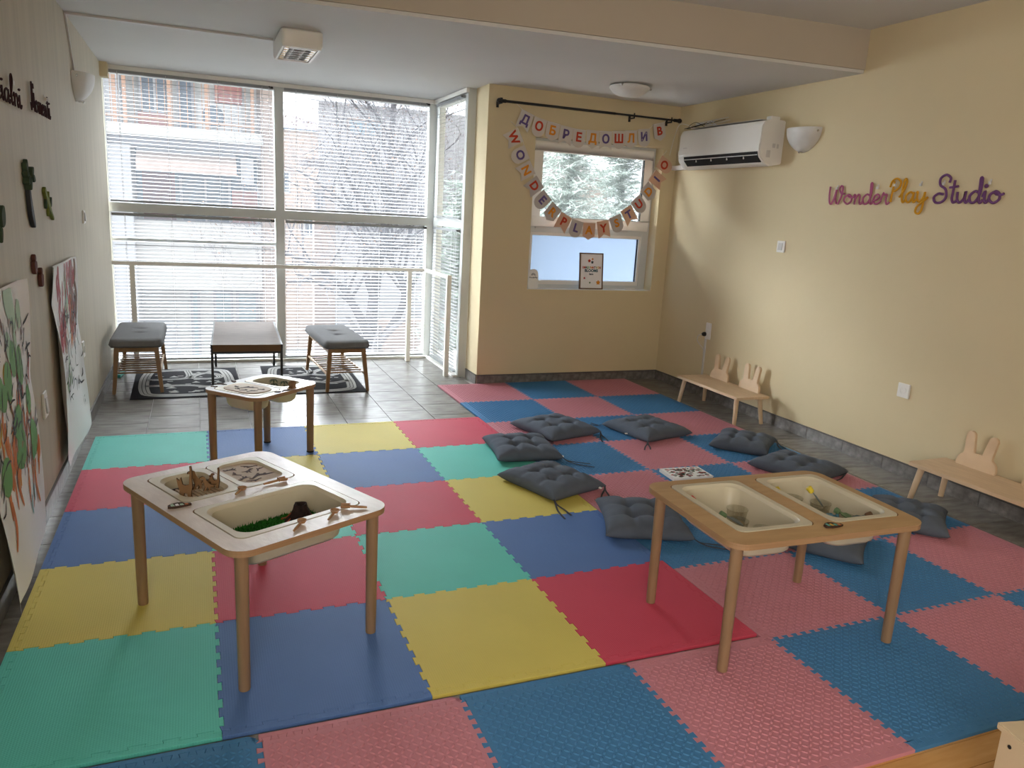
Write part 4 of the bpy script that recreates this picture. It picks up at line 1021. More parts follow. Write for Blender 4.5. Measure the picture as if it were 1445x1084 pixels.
def sconce(label, loc, rz, R_=.155, H_=.165):
    # quarter-globe glass shade; local -x points into the room, flat side on the wall
    t = thing('wall_sconce', label, 'lamp', loc, rz)
    q = MB(); n, m = 14, 16; vs = []; fs = []
    for i in range(n + 1):
        f = i / n; z_ = -H_ * f; rr = R_ * (1 - f ** 2.1) ** .6
        for k in range(m + 1):
            a = pi * k / m; vs.append((-rr * .72 * sin(a), rr * cos(a), z_))
    N = len(vs)
    vs += [(x * .965, y * .965, z * .965) for x, y, z in vs]
    for i in range(n):
        for k in range(m):
            a = i * (m + 1) + k; fs.append((a, a + 1, a + m + 2, a + m + 1)); fs.append((N + a, N + a + m + 1, N + a + m + 2, N + a + 1))
    for k in range(m): fs.append((k, N + k, N + k + 1, k + 1))
    q.add(vs, fs); q.build('glass_shade', M['lampglass'], t, smooth=True, angle=60)
    for y_, z_ in ((R_ * .93, -.025), (-R_ * .93, -.025), (0, -H_ * .985)):
        q = MB(); q.tube([(0, 0, 0), (-.022, 0, 0)], .006, 10); q.ball((-.026, 0, 0), .009, 10, 6); q.build('clip', M['chrome'], t, smooth=True, loc=(-.002 if z_ > -.1 else -.012, y_, z_))
    q = MB(); q.b2((-.012, -.06, -.10), (0, .06, -.02)); q.build('wall_plate', M['plastic_white'], t)
    q = MB(); q.tube([(-.05, 0, -.09), (-.05, 0, -.03)], .014, 10); q.build('bulb', M['plastic_white'], t, smooth=True)
    return t
sconce('frosted quarter-globe wall lamp right of the air conditioner', (XR - .001, 2.480, 2.155), 0)
sconce('frosted quarter-globe wall lamp high on the left wall', (XL + .001, 3.70, 2.160), pi)
def plate(name, label, cat, loc, rz, w_=.084, h_=.084, kind='socket', n=1):
    # local -x into the room
    t = thing(name, label, cat, loc, rz)
    q = MB(); q.box((-.005, 0, 0), (.010, w_, h_)); q.build('face_plate', M['plastic_white'], t, bevel=.003)
    for k in range(n):
        z_ = 0 if n == 1 else (.5 - k) * h_ * .5
        if kind == 'socket':
            Mx = Euler((0, RD(-90), 0)).to_matrix().to_4x4()
            q = MB(); q.lathe([(.022, .0095), (.022, .0125), (.0195, .0125), (.0185, .003), (0, .003)], 24, c=(0, 0, z_), M4=Mx); q.build('socket_well', M['plastic_white'], t, smooth=True, angle=40)
            q = MB()
            for dy in (-.0095, .0095): q.lathe([(.0028, .0034), (0, .0035)], 8, c=(0, dy, z_), M4=Mx)
            q.lathe([(.019, .0033), (.013, .0034)], 24, c=(0, 0, z_), M4=Mx); q.build('pin_hole', M['dark'], t)
        else:
            q = MB(); q.box((-.0125, 0, 0), (.007, w_ * .52, h_ * .62), ry=RD(4)); q.build('rocker', M['plastic_grey'], t, bevel=.0015)
    return t
plate('light_switch', 'small square light switch below the right wall lamp', 'switch', (XR, 2.580, 1.328), 0, kind='switch')
plate('wall_socket', 'single white wall socket above the near bunny bench', 'socket', (XR, 1.333, .525), 0, .088, .088)
plate('wall_socket', 'tall double wall socket with a black plug, above the far bunny bench', 'socket', (XR, 3.335, .575), 0, .072, .140, n=2)
t = thing('power_cable', 'black plug and thin cable hanging from the double socket', 'cable', (XR, 3.365, .545))
q = MB(); q.tube([(-.012, 0, 0), (-.030, 0, 0), (-.045, 0, 0)], [.019, .018, .010], 12); q.build('plug', M['rubber'], t, smooth=True)
q = MB(); q.tube(catmull([(-.045, 0, 0), (-.060, .030, -.02), (-.045, .050, -.07), (-.010, .010, -.13), (-.008, .004, -.17)], 6), .0035, 8); q.build('cord', M['plastic_grey'], t, smooth=True)
q = MB(); q.b2((XR - .012, 3.348, .08), (XR - .0005, 3.366, .505)); tag(q.build('cable_duct', M['plastic_grey'], bevel=.001), 'thin grey cable duct from the double socket down to the skirting', 'duct')

# ------------------------------------------------------------------ yarn-wrapped lettering
GL = {  # single-stroke cursive glyphs, x-height 1, advance width
 'W': ([[(0, 1.9), (.02, .9), (.15, .1), (.4, .05), (.62, .7), (.78, 1.6), (.75, .7), (.9, .1), (1.15, .1), (1.4, .9), (1.45, 1.75), (1.25, 1.95), (1.1, 1.6), (1.35, 1.15), (1.75, 1.1)]], 1.75),
 'o': ([[(.45, 1.0), (.1, .75), (.05, .3), (.4, 0), (.8, .3), (.75, .8), (.45, 1.0), (.5, .75), (.9, .7), (1.1, .8)]], 1.0),
 'n': ([[(0, .7), (.12, 1.0), (.2, .6), (.2, 0), (.25, .6), (.5, 1.0), (.68, .8), (.7, .2), (.85, 0), (1.05, .3)]], 1.0),
 'd': ([[(.75, .85), (.4, 1.0), (.05, .6), (.15, .08), (.5, .05), (.78, .6), (.85, 1.4), (.82, 2.1), (.7, 2.1), (.75, 1.2), (.8, .2), (.95, 0), (1.1, .25)]], 1.05),
 'e': ([[(0, .3), (.4, .45), (.65, .75), (.45, 1.0), (.15, .75), (.12, .25), (.4, 0), (.75, .2), (.85, .35)]], .82),
 'r': ([[(0, .4), (.15, .95), (.22, 1.15), (.3, .95), (.55, .95), (.52, .4), (.65, 0), (.9, .2)]], .8),
 'P': ([[(.25, 0), (.3, 1.0), (.38, 2.1)], [(0, 1.5), (.15, 2.1), (.6, 2.35), (1.0, 2.0), (.9, 1.45), (.5, 1.1), (.3, 1.15)]], 1.05),
 'l': ([[(0, .5), (.35, 1.1), (.55, 1.9), (.42, 2.3), (.25, 1.9), (.25, .6), (.4, 0), (.65, .25)]], .62),
 'a': ([[(.7, .85), (.4, 1.0), (.05, .65), (.15, .08), (.45, .05), (.7, .6), (.75, 1.0), (.72, .3), (.85, 0), (1.05, .3)]], 1.0),
 'y': ([[(0, .9), (.1, 1.0), (.15, .3), (.4, .05), (.7, .5), (.78, 1.0), (.75, .1), (.7, -.7), (.45, -1.1), (.15, -.9), (.25, -.4), (.75, .1), (1.1, .5)]], 1.0),
 'S': ([[(1.15, 1.8), (1.2, 2.2), (.8, 2.5), (.35, 2.2), (.4, 1.6), (.9, 1.2), (1.05, .5), (.7, .02), (.2, .02), (.0, .45), (.35, .8), (.8, .75)]], 1.25),
 't': ([[(.35, 2.0), (.33, 1.0), (.33, .3), (.5, 0), (.75, .2)], [(0, 1.35), (.7, 1.45)]], .72),
 'u': ([[(0, .95), (.05, .3), (.3, 0), (.6, .4), (.68, 1.0), (.66, .3), (.82, 0), (1.0, .3)]], 1.0),
 'i': ([[(0, .5), (.15, 1.0), (.17, .3), (.32, 0), (.5, .3)], [(.17, 1.45), (.19, 1.5)]], .5),
 'p': ([[(.15, 1.1), (.15, 0), (.12, -1.3)], [(.15, .7), (.45, 1.0), (.8, .7), (.65, .1), (.35, 0), (.15, .2)], [(.65, .1), (1.0, .3)]], 1.0),
 'c': ([[(.75, .8), (.45, 1.0), (.08, .6), (.2, .05), (.6, .05), (.85, .3)]], .8),
 'M': ([[(0, .6), (.15, .0), (.3, .6), (.45, 2.2), (.55, 2.2), (.6, .3), (.65, .9), (.9, 2.15), (1.0, 2.1), (1.05, .3), (1.2, 0), (1.4, .3)]], 1.3),
 'm': ([[(0, .7), (.1, 1.0), (.18, .5), (.18, 0), (.25, .6), (.42, 1.0), (.52, .7), (.52, 0), (.6, .6), (.78, 1.0), (.9, .7), (.92, .2), (1.05, 0), (1.2, .3)]], 1.15),
}
def yarn_word(word, label, m, side, start, hgt, wid, base, thick=.006, slope=0.0):
    """side: 'R' right wall (text runs towards the camera, -Y) or 'L' left wall (runs to +Y)"""
    tot = sum(GL[c_][1] for c_ in word); sx = wid / tot
    t = thing('yarn_word_sign', label, 'sign', ((XR - .012) if side == 'R' else (XL + .012), start, base))
    x = 0
    for ch in word:
        strokes, adv = GL[ch]; q = MB()
        for st in strokes:
            pts = []
            for a, b in st:
                xx = (x + a) * sx; zz = b * hgt + xx * slope
                pts.append((0, -xx if side == 'R' else xx, zz))
            if len(pts) == 2 and (Vector(pts[0]) - Vector(pts[1])).length < .02: q.ball(pts[0], thick * 1.6, 8, 6)
            else: q.tube(catmull(pts, 5), thick, 7)
        q.build('letter', m, t, smooth=True, angle=80); x += adv
    for fx in (.12, .8):
        q = MB(); q.box((0, (-1 if side == 'R' else 1) * wid * fx, hgt * 1.7), (.012, .012, .016)); q.box((0.006 if side == 'R' else -.006, (-1 if side == 'R' else 1) * wid * fx, hgt * 1.7 + .010), (.004, .008, .022)); q.build('clear_hook', M['plastic_grey'], t)
    return t
yarn_word('Wonder', 'pink yarn-wrapped cursive word on the right wall', M['yarn_pink'], 'R', 2.165, .060, .50, 1.640, slope=.005)
yarn_word('Play', 'mustard yarn-wrapped cursive word between the pink and purple ones', M['yarn_yellow'], 'R', 1.668, .060, .275, 1.655, .0065)
yarn_word('Studio', 'purple yarn-wrapped cursive word on the right wall', M['yarn_purple'], 'R', 1.345, .062, .42, 1.655, .0072)
yarn_word('Specialni', 'dark brown yarn-wrapped word at the left image edge, high on the left wall', M['yarn_brown'], 'L', 1.12, .050, .77, 1.775, .0035)
yarn_word('Momenti', 'dark brown yarn-wrapped word nearest the left wall lamp', M['yarn_brown'], 'L', 2.10, .050, .50, 1.795, .0035)

# ------------------------------------------------------------------ left wall decorations, sockets
def wallpiece(name, label, cat, y_, z_, parts):
    t = thing(name, label, cat, (XL + .001, y_, z_))
    for nm, poly, th, m, sm__ in parts:
        if name == 'wooden_gecko': poly = [(a * .8, b * .8) for a, b in poly]
        P = [(v.x, v.y) for v in catmull([(a, b, 0) for a, b in poly], 3, True)] if sm__ else poly
        q = MB(); q.prism(P, 0, th, lambda x, y, z: (z, x, y)); q.build(nm, M[m], t, bevel=.002)
    return t
def leafp(a, L_, w_): return [(cos(a) * L_ * f - sin(a) * w_ * g, sin(a) * L_ * f + cos(a) * w_ * g) for f, g in ((0, 0), (.3, 1), (.7, .9), (1, 0), (.7, -.9), (.3, -1))]
wallpiece('wooden_palm', 'dark painted wooden palm tree on the left wall', 'ornament', 1.870, 1.42,
    [('trunk', [(.005, .07), (.030, .07), (.038, 0), (.085, -.115), (.065, -.13), (.020, -.08), (.005, 0)], .018, 'paint_black', True)] +
    [('leaf', [(x * .5 + .015, y * .5 + .085) for x, y in leafp(a, L_, .030)], .016 + .003 * k, 'deco_green', True) for k, (a, L_) in enumerate([(RD(90), .14), (RD(130), .14), (RD(170), .11), (RD(215), .12), (RD(255), .12), (RD(40), .12), (RD(-20), .10)])])
wallpiece('wooden_gecko', 'small olive wooden gecko right of the palm tree on the left wall', 'ornament', 2.375, 1.385,
    [('body', [(-.13, .07), (-.10, .10), (-.05, .05), (.02, .01), (.06, -.04), (.12, -.08), (.11, -.10), (.04, -.06), (-.02, -.03), (-.08, .02)], .014, 'deco_lime', True),
     ('leg', leafp(RD(70), .08, .012), .012, 'deco_lime', True), ('leg', leafp(RD(-110), .08, .012), .012, 'deco_lime', True), ('leg', [(x + .07, y - .02) for x, y in leafp(RD(60), .07, .012)], .012, 'deco_green', True), ('leg', [(x - .08, y + .04) for x, y in leafp(RD(-100), .07, .012)], .012, 'deco_green', True)])
for nm, y_, z_ in (('upper left', 1.895, 1.128), ('lower right', 2.025, 1.060)):
    wallpiece('wooden_figure', 'small reddish brown wooden figure, the %s one of the pair over the paper paintings' % nm, 'ornament', y_, z_,
        [('body', [(-.02, -.035), (.02, -.035), (.03, 0), (.022, .018), (-.022, .018), (-.03, 0)], .016, 'deco_brown', True), ('head', leafp(RD(90), .034, .016), .014, 'deco_brown', True)][0:1] + [('head', [(x, y + .014) for x, y in leafp(RD(90), .034, .016)], .016, 'deco_brown', True)])
wallpiece('wooden_leaf', 'green wooden leaf at the left image edge on the left wall', 'ornament', 1.345, 1.31, [('blade', leafp(RD(60), .09, .03), .014, 'deco_green', True), ('stalk', leafp(RD(250), .06, .01), .012, 'deco_green', True)])
plate('wall_socket', 'white wall switch between the two paper paintings', 'switch', (XL, 1.905, .497), pi, .084, .120, kind='switch')
plate('wall_socket', 'white wall socket beyond the far paper painting', 'socket', (XL, 3.232, .510), pi, .084, .100)
plate('light_switch', 'small white switch on the left wall near the window', 'switch', (XL, 3.665, 1.293), pi, kind='switch')

def painting(label, y0_, y1_, z0_, z1_, curl, sd, palette, gone=0.0):
    rn = random.Random(sd); t = thing('paper_painting', label, 'painting', (XL + .002, 0, 0)); 
    W_ = y1_ - y0_; H_ = z1_ - z0_
    def S_(u, v):  # u across (0..1 away from camera), v up
        bulge = .010 + .022 * (.5 + .5 * sin(3.1 * v + sd)) * (sin(pi * u)) + curl * max(0, .35 - v) ** 1.3 * (1 + .5 * sin(5 * u + sd))
        edge = .035 * max(0, .12 - u) / .12 * abs(sin(4 * v + sd)) + .02 * max(0, u - .9) / .1 * abs(sin(5 * v))
        yy = y0_ + W_ * u - gone * max(0, .5 - v) * (1 - u) * 0 + .02 * sin(3 * v) - gone * (1 - v) * (u)
        zz = z0_ + H_ * v - .05 * curl * max(0, .2 - v) - gone * .5 * (1 - v) * (1 - u) * 0 + (.10 * (u - 1) * (1 - v) * -1 * gone)
        return Vector((bulge + edge, yy, zz))
    q = MB(); nx, ny = 18, 28
    vs = [S_(i / nx, j / ny) for i in range(nx + 1) for j in range(ny + 1)]; N = len(vs); vs += [v + Vector((-.0006, 0, 0)) for v in vs]
    fs = []
    for i in range(nx):
        for j in range(ny):
            a = i * (ny + 1) + j; fs.append((a, a + 1, a + ny + 2, a + ny + 1)); fs.append((N + a, N + a + ny + 1, N + a + ny + 2, N + a + 1))
    q.add(vs, fs); q.build('paper_sheet', M['paper'], t, smooth=True, angle=80)
    groups = {}
    def stroke(mn, pts, wd):
        qq = groups.setdefault(mn, MB()); P = catmull([(a, b, 0) for a, b in pts], 5); L = []
        for i, p in enumerate(P):
            d = P[min(i + 1, len(P) - 1)] - P[max(i - 1, 0)]; d = Vector((d.x * W_, d.y * H_)); 
            d = d.normalized() if d.length > 0 else Vector((1, 0)); nn = Vector((-d.y / W_, d.x / H_)); f = wd * (.25 + .75 * sin(pi * (i + .5) / len(P)))
            for s_ in (-1, 1):
                u, v = p.x + nn.x * f * s_, p.y + nn.y * f * s_
                L.append(S_(min(max(u, .01), .99), min(max(v, .01), .99)) + Vector((.0012 + order * .00025, 0, 0)))
        n = len(P); qq.add(L, [(2 * i, 2 * i + 1, 2 * i + 3, 2 * i + 2) for i in range(n - 1)])
    order = 0
    for order, (mn, cnt, (u0, u1), (v0, v1), ln, wd, an, sp) in enumerate(palette):
        for k in range(cnt):
            u = rn.uniform(u0, u1); v = rn.uniform(v0, v1); a = RD(an + rn.uniform(-sp, sp)); l = ln * rn.uniform(.6, 1.3)
            du, dv = l * cos(a) / W_, l * sin(a) / H_; bend = rn.uniform(-.25, .25)
            stroke(mn, [(u, v), (u + du * .5 - dv * bend, v + dv * .5 + du * bend), (u + du, v + dv)], wd * rn.uniform(.7, 1.3))
    for mn, qq in groups.items():
        o = qq.build('paint_strokes', M[mn], t); tag(o, kind='stuff'); o['label'] = mn.replace('paint_', '') + ' brush strokes'
    return t
painting('large paper painting with green leaves and orange strokes, at the left image edge', .80, 1.60, .03, 1.10, .09, 1,
    [('paint_yellow', 9, (.1, .5), (.3, .8), .12, .010, 80, 20), ('paint_orange', 40, (.2, .95), (.14, .5), .16, .012, 85, 12), ('paint_brown', 26, (.2, .95), (.3, .95), .08, .010, 80, 25), ('paint_red', 14, (.3, .95), (.25, .9), .10, .007, 80, 15),
     ('paint_light', 8, (.4, .9), (.70, .92), .14, .035, 85, 15), ('paint_green', 16, (.1, .9), (.33, .72), .11, .060, 85, 25), ('paint_black', 80, (.1, .95), (.28, .85), .08, .005, 60, 60), ('paint_teal', 2, (.5, .8), (.14, .2), .06, .010, 90, 10)], gone=.05)
painting('tall paper painting with red and brown strokes, hanging nearer the window', 2.21, 3.00, .10, 1.09, .10, 3,
    [('paint_red', 60, (.2, .95), (.5, .92), .13, .014, 85, 18), ('paint_brown', 14, (.65, .95), (.55, .85), .2, .012, 88, 8), ('paint_orange', 16, (.4, .85), (.48, .75), .10, .007, 80, 20), ('paint_light', 9, (.35, .6), (.5, .85), .12, .010, 85, 15),
     ('paint_green', 5, (.35, .55), (.30, .5), .10, .012, 85, 15), ('paint_black', 60, (.25, .95), (.25, .75), .08, .005, 50, 70), ('paint_black', 4, (.6, .9), (.12, .2), .03, .002, 40, 30)], gone=-.02)

# ------------------------------------------------------------------ ceiling fittings
t = thing('louvred_ceiling_lamp', 'square ceiling lamp with mirrored louvre near the left', 'lamp', (1.200, 3.270, ZC), 0)
hx_, hy_, hh = .155, .48, .085
q = MB()
rr = [[(x, y, z) for x, y in rrect(a, b, r_)] for a, b, r_, z in ((.110, .255, .02, 0), (.122, .268, .03, -.010), (.122, .268, .03, -.085), (.112, .258, .025, -.105), (.098, .236, .01, -.105), (.092, .230, .01, -.060))]
q.loft(rr, True, True); q.build('housing', M['plastic_white'], t, smooth=True, angle=30)
for k in range(6):
    q = MB(); y_ = -.1875 + .075 * k; q.prism([(-.091, -.004), (.091, -.004), (.091, .004), (-.091, .004)], -.103, -.065); q.build('louvre', M['mirror'], t, loc=(0, y_, 0))
q = MB()
for s_ in (-1, 1): q.prism([(s_ * .091, -.228), (s_ * .066, -.228), (s_ * .066, .228), (s_ * .091, .228)], -.100, -.066)
q.build('reflector', M['mirror'], t)
q = MB()
for s_ in (-1, 1): q.tube([(s_ * .034, -.22, -.078), (s_ * .034, .22, -.078)], .010, 10)
q.build('tube', M['plastic_white'], t, smooth=True)
t = thing('dome_ceiling_lamp', 'round frosted dome ceiling lamp near the curtain rod', 'lamp', (3.665, 3.40, ZC))
q = MB(); q.lathe([(0, 0), (.10, 0), (.10, -.018), (.0, -.018)], 32); q.build('mount', M['plastic_white'], t, smooth=True, angle=40)
q = MB(); q.lathe([(.150, -.012), (.154, -.018), (.150, -.030), (.128, -.055), (.09, -.076), (.045, -.087), (0, -.090)], 36); q.lathe([(.150, -.012), (.146, -.018), (.12, -.05), (0, -.082)], 36); q.build('glass_dome', M['lampglass'], t, smooth=True, angle=60)
for k in range(3):
    a = RD(-20 + 120 * k); q = MB(); q.tube([(.148 * cos(a), .148 * sin(a), -.006), (.160 * cos(a), .160 * sin(a), -.020)], .006, 8); q.ball((.163 * cos(a), .163 * sin(a), -.022), .009, 10, 6); q.build('clip', M['chrome'], t, smooth=True)
q = MB(); q.b2((XL + .002, 3.405, ZC - .014), (1.07, 3.425, ZC - .001))
tag(q.build('cable_duct', M['plastic_grey']), 'thin grey cable duct on the ceiling leading to the louvred lamp', 'duct')
q = MB(); q.beam((XL + .006, 3.415, ZC - .005), (XL + .006, 3.66, 2.15), .014, .010, (1, 0, 0)); tag(q.build('cable_duct', M['plastic_grey']), 'thin grey cable duct on the left wall above the wall lamp', 'duct')

# ------------------------------------------------------------------ curtain rod, garlands, picture
t = thing('curtain_rod', 'black curtain rod above the small window', 'curtain rod', (2.84, 3.995, 2.330))
q = MB(); q.tube([(0.02, 0, 0), (1.05, 0, 0)], .0105, 12); q.tube([(1.04, 0, 0), (1.68, 0, 0)], .0085, 12); q.build('pole', M['black'], t, smooth=True)
for x_, s_ in ((0.0, -1), (1.69, 1)):
    q = MB(); q.ball((x_, 0, 0), .020, 14, 8, (1.2, 1, 1)); q.tube([(x_ - s_ * .055, 0, 0), (x_ - s_ * .015, 0, 0)], .014, 10); q.build('finial', M['black'], t, smooth=True)
for x_ in (.015, 1.235, 1.61):
    q = MB(); q.tube([(x_, 0, -.022), (x_, 0, .022)], .012 if x_ < 1 else .006, 10); q.tube([(x_, 0, -.018), (x_, .082, -.018)], .006, 8); q.box((x_, .080, -.018), (.02, .006, .05)); q.build('bracket', M['black'], t)
def pennant_poly(kind, w_, h_):
    a = w_ / 2
    if kind == 's': return [(-a, h_ / 2), (a, h_ / 2), (a, -h_ / 2), (0, -h_ * .28), (-a, -h_ / 2)]
    if kind == 'p': return [(-a, h_ / 2), (a, h_ / 2), (a, -h_ * .28), (0, -h_ / 2), (-a, -h_ * .28)]
    return [(-a, h_ / 2), (a, h_ / 2), (a, -h_ / 2 + a)] + [(a * cos(k * pi / 8), -h_ / 2 + a - a * sin(k * pi / 8)) for k in range(1, 8)] + [(-a, -h_ / 2 + a)]
def garland(label, text, pos, cols, kinds, bgs, rots, y_wall, lsize=.098):
    t = thing('letter_garland', label, 'garland', (pos[0][0], y_wall, pos[0][1]))
    pts = []
    for k, ch in enumerate(text):
        x, z = pos[k][0] - pos[0][0], pos[k][1] - pos[0][1]; r = RD(rots[k]); w_, h_ = .118, .150
        q = MB(); q.prism(pennant_poly(kinds[k], w_, h_), 0, .0012, lambda a, b, c: (a, -c, b))
        p = q.build('pennant', M[bgs[k]], t); p.location = (x, (-.004 if k % 2 else 0), z); p.rotation_euler = (0, -r, 0)
        p['label'] = '%s pennant with the letter %s' % (bgs[k].replace('pennant_', ''), ch)
        me = text_mesh(ch, lsize, .0008, M['letter_' + cols[k]], .0035)
        lt = link('letter', me, p); lt.rotation_euler = (RD(90), 0, 0); lt.location = (0, -.0026, .006)
        top = Vector((x, -.003, z)) + Euler((0, -r, 0)).to_matrix() @ Vector((0, 0, h_ / 2 - .004))
        rt = Euler((0, -r, 0)).to_matrix() @ Vector((w_ / 2, 0, 0)); pts += [top - rt * .9, top + rt * .9]
    q = MB(); q.tube([pts[0] + Vector((-.06, .01, .05))] + pts + [pts[-1] + Vector((.05, .01, .05))], .0015, 5); q.build('string', M['cord'], t)
    return t
P1 = [(3.091, 2.203), (3.217, 2.163), (3.345, 2.140), (3.467, 2.120), (3.592, 2.108), (3.722, 2.110), (3.850, 2.115), (3.975, 2.128), (4.097, 2.142), (4.224, 2.165), (4.378, 2.228)]
garland('upper paper letter garland with Cyrillic greeting under the curtain rod', 'ДОБРЕДОШЛИB', P1, ['purple', 'red', 'orange', 'purple', 'red', 'orange', 'purple', 'red', 'orange', 'purple', 'red'],
    'srpsrpsrprp', ['pennant_white'] * 11, [-20, -13, -8, -7, -3, 0, 2, 4, 5, 8, 14], YB - .022)
P2 = [(3.000, 2.061), (3.063, 1.930), (3.125, 1.812), (3.205, 1.690), (3.290, 1.580), (3.388, 1.484), (3.502, 1.408), (3.625, 1.360), (3.758, 1.346), (3.900, 1.368), (4.032, 1.420), (4.147, 1.500), (4.245, 1.595), (4.330, 1.710), (4.408, 1.825), (4.470, 1.950)]
W_, G_, O_ = 'pennant_white', 'pennant_backlit', 'pennant_peach'
garland('lower paper letter garland hanging in a curve across the small window', 'WONDERPLAYSTUDIO', P2, ['red', 'purple', 'orange', 'red', 'purple', 'orange', 'red', 'purple', 'orange', 'red', 'orange', 'purple', 'red', 'orange', 'purple', 'red'],
    'srssrpsrpsrsrpsr', [W_, W_, W_, G_, G_, G_, O_, G_, O_, O_, G_, O_, G_, G_, O_, O_], [-62, -62, -60, -52, -45, -38, -26, -14, 0, 12, 24, 34, 43, 50, 58, 62], YB - .012)
t = thing('framed_poster', 'small framed poster leaning on the sill of the small window', 'picture', (3.855, YB + .055, wz0 + .004)); t.rotation_euler = (RD(-6), 0, 0)
q = MB()
for a, b in (((-.118, 0), (.118, .010)), ((-.118, .312), (.118, .322)), ((-.118, 0), (-.108, .322)), ((.108, 0), (.118, .322))): q.b2((a[0], -.008, a[1]), (b[0], .008, b[1]))
q.build('frame', M['tool_brown'], t); q = MB(); q.b2((-.11, -.003, .008), (.11, .004, .314)); q.build('print_sheet', M['paper'], t)
pr = []
for k, (s_, z_, sz, colr) in enumerate([('BLOOMS', .164, .034, 'paint_ink'), ('here', .134, .022, 'window_dark')]):
    o = link('print_lettering', text_mesh(s_, sz, .0003, M[colr], .0014), t); o.location = (0, -.0036, z_); o.rotation_euler = (RD(90), 0, 0)
for k, (ch, colr) in enumerate(zip('IMAGINATION', ['paint_red', 'letter_red', 'window_dark', 'paint_green', 'paint_teal', 'letter_orange', 'letter_red', 'paint_brown', 'paint_green', 'paint_yellow', 'letter_red'])):
    if ch == ' ': continue
    o = link('print_lettering', text_mesh(ch, .027, .0003, M[colr], .0012), t); o.location = (-.087 + .0172 * k, -.0036, .192); o.rotation_euler = (RD(90), 0, 0)
for x_, z_, r_, colr in ((-.022, .252, .013, 'letter_red'), (.010, .268, .009, 'letter_orange'), (.008, .240, .012, 'window_dark'), (.072, .060, .018, 'letter_orange'), (-.068, .098, .009, 'paint_red'), (-.012, .058, .008, 'tool_green')):
    q = MB(); q.prism([(x_ + r_ * (1 + .25 * sin(5 * a)) * cos(a), z_ + r_ * (1 + .25 * sin(5 * a)) * sin(a)) for a in [i * 2 * pi / 20 for i in range(20)]], 0, .0004, lambda a, b, c: (a, -.0032 - c, b)); q.build('print_flower', M[colr], t)
t = thing('window_sticker_stand', 'small white arch-shaped card in the left corner of the window sill', 'sign', (3.282, YB + .045, wz0 + .004)); t.rotation_euler = (RD(-5), 0, 0)
q = MB(); q.prism([(-.048, 0), (.048, 0), (.048, .120)] + [(.048 * cos(k * pi / 10), .120 + .048 * sin(k * pi / 10)) for k in range(1, 10)] + [(-.048, .120)], 0, .003, lambda a, b, c: (a, -c, b)); q.build('card', M['tag'], t)
q = MB()
for r_ in (.018, .010): q.tube([(r_ * cos(a), -.004, .112 + r_ * sin(a)) for a in [k * pi / 8 for k in range(9)]], .0022, 5)
q.build('emblem', M['window_dark'], t)
o = link('print_lettering', text_mesh('WonderPlay', .016, .0003, M['window_dark'], .0004), t); o.location = (0, -.0036, .094); o.rotation_euler = (RD(90), 0, 0)
q = MB(); q.box((0, 0, 0), (.11, .03, .012)); tag(q.build('loose_bar', M['plastic_white'], bevel=.004, loc=(4.27, YB + .075, wz0 + .011)), 'small white plastic piece lying at the right end of the sill', 'ornament')

# cream box at the lower right
t = thing('cream_box', 'cream wooden box at the lower right corner of the picture', 'box', (2.372, -.935, 0), RD(-13))
q = MB(); q.b2((.004, -.60, -.0), (.42, -.012, .288)); q.build('carcass', M['cream_box'], t, bevel=.002)
q = MB(); q.b2((.0, -.61, .282), (.43, -.0, .300)); q.build('lid', M['cream_box'], t, bevel=.003)
q = MB(); q.tube([(.0045, -.045, .262), (.002, -.045, .262)], .005, 12); q.build('screw_hole', M['dark'], t)
# ------------------------------------------------------------------ outdoors
gq = MB(); gq.b2((-30, 5.9, -3.8), (50, 70, -3.7)); tag(gq.build('street_ground', M['street']), 'pale street and pavement far below the windows', 'street', kind='structure')
gq = MB(); gq.b2((2.2, 7, -3.699), (16, 19.5, -3.66)); tag(gq.build('paved_yard', M['paving_pink']), 'pinkish paved yard around the bare tree', 'pavement', kind='structure')
def wbox(par, name, a, b, m, bev=0): q = MB(); q.b2(a, b); return q.build(name, M[m], par, bevel=bev)
def window(par, x0, x1, z0, z1, Y_, m='window_blue', fm='render_white', mull=1, fw=.05):
    q = MB()
    for a, b in (((x0, z0), (x1, z0 + fw)), ((x0, z1 - fw), (x1, z1)), ((x0, z0), (x0 + fw, z1)), ((x1 - fw, z0), (x1, z1))): q.b2((a[0], Y_ - .06, a[1]), (b[0], Y_ + .01, b[1]))
    for k in range(mull):
        xm = x0 + (x1 - x0) * (k + 1) / (mull + 1); q.b2((xm - .02, Y_ - .05, z0), (xm + .02, Y_, z1))
    f = q.build('window', M[fm], par)
    q = MB(); q.b2((x0 + fw * .5, Y_ - .02, z0 + fw * .5), (x1 - fw * .5, Y_ - .008, z1 - fw * .5)); q.build('pane', M[m], f); return f
B = thing('apartment_building', 'pale apartment block with balcony and orange railing beyond the left windows', 'building', (0, 0, 0))
wbox(B, 'wall', (-8, 15, -3.7), (1.82, 22, 5.9), 'render_pale')
wbox(B, 'balcony_slab', (-8, 13.4, 2.46), (1.77, 15, 2.62), 'render_pale')
wbox(B, 'balcony_slab', (-8, 13.4, 5.4), (1.77, 15, 5.55), 'render_pale')
wbox(B, 'lintel', (-8, 13.85, 2.30), (1.76, 15, 2.46), 'render_grey')
wbox(B, 'column', (-.92, 13.75, -3.7), (-.47, 15, 2.30), 'render_white')
wbox(B, 'corner_pillar', (1.78, 14.0, -3.7), (2.00, 22, 6.2), 'render_beige')
wbox(B, 'white_panel', (-8, 14.2, 2.62), (-.62, 15, 5.4), 'render_white')
wbox(B, 'brick_panel', (-.38, 14.90, 2.72), (.20, 15, 2.98), 'brick_red'); wbox(B, 'brick_panel', (1.0, 14.90, 3.28), (1.50, 15, 3.60), 'brick_red')
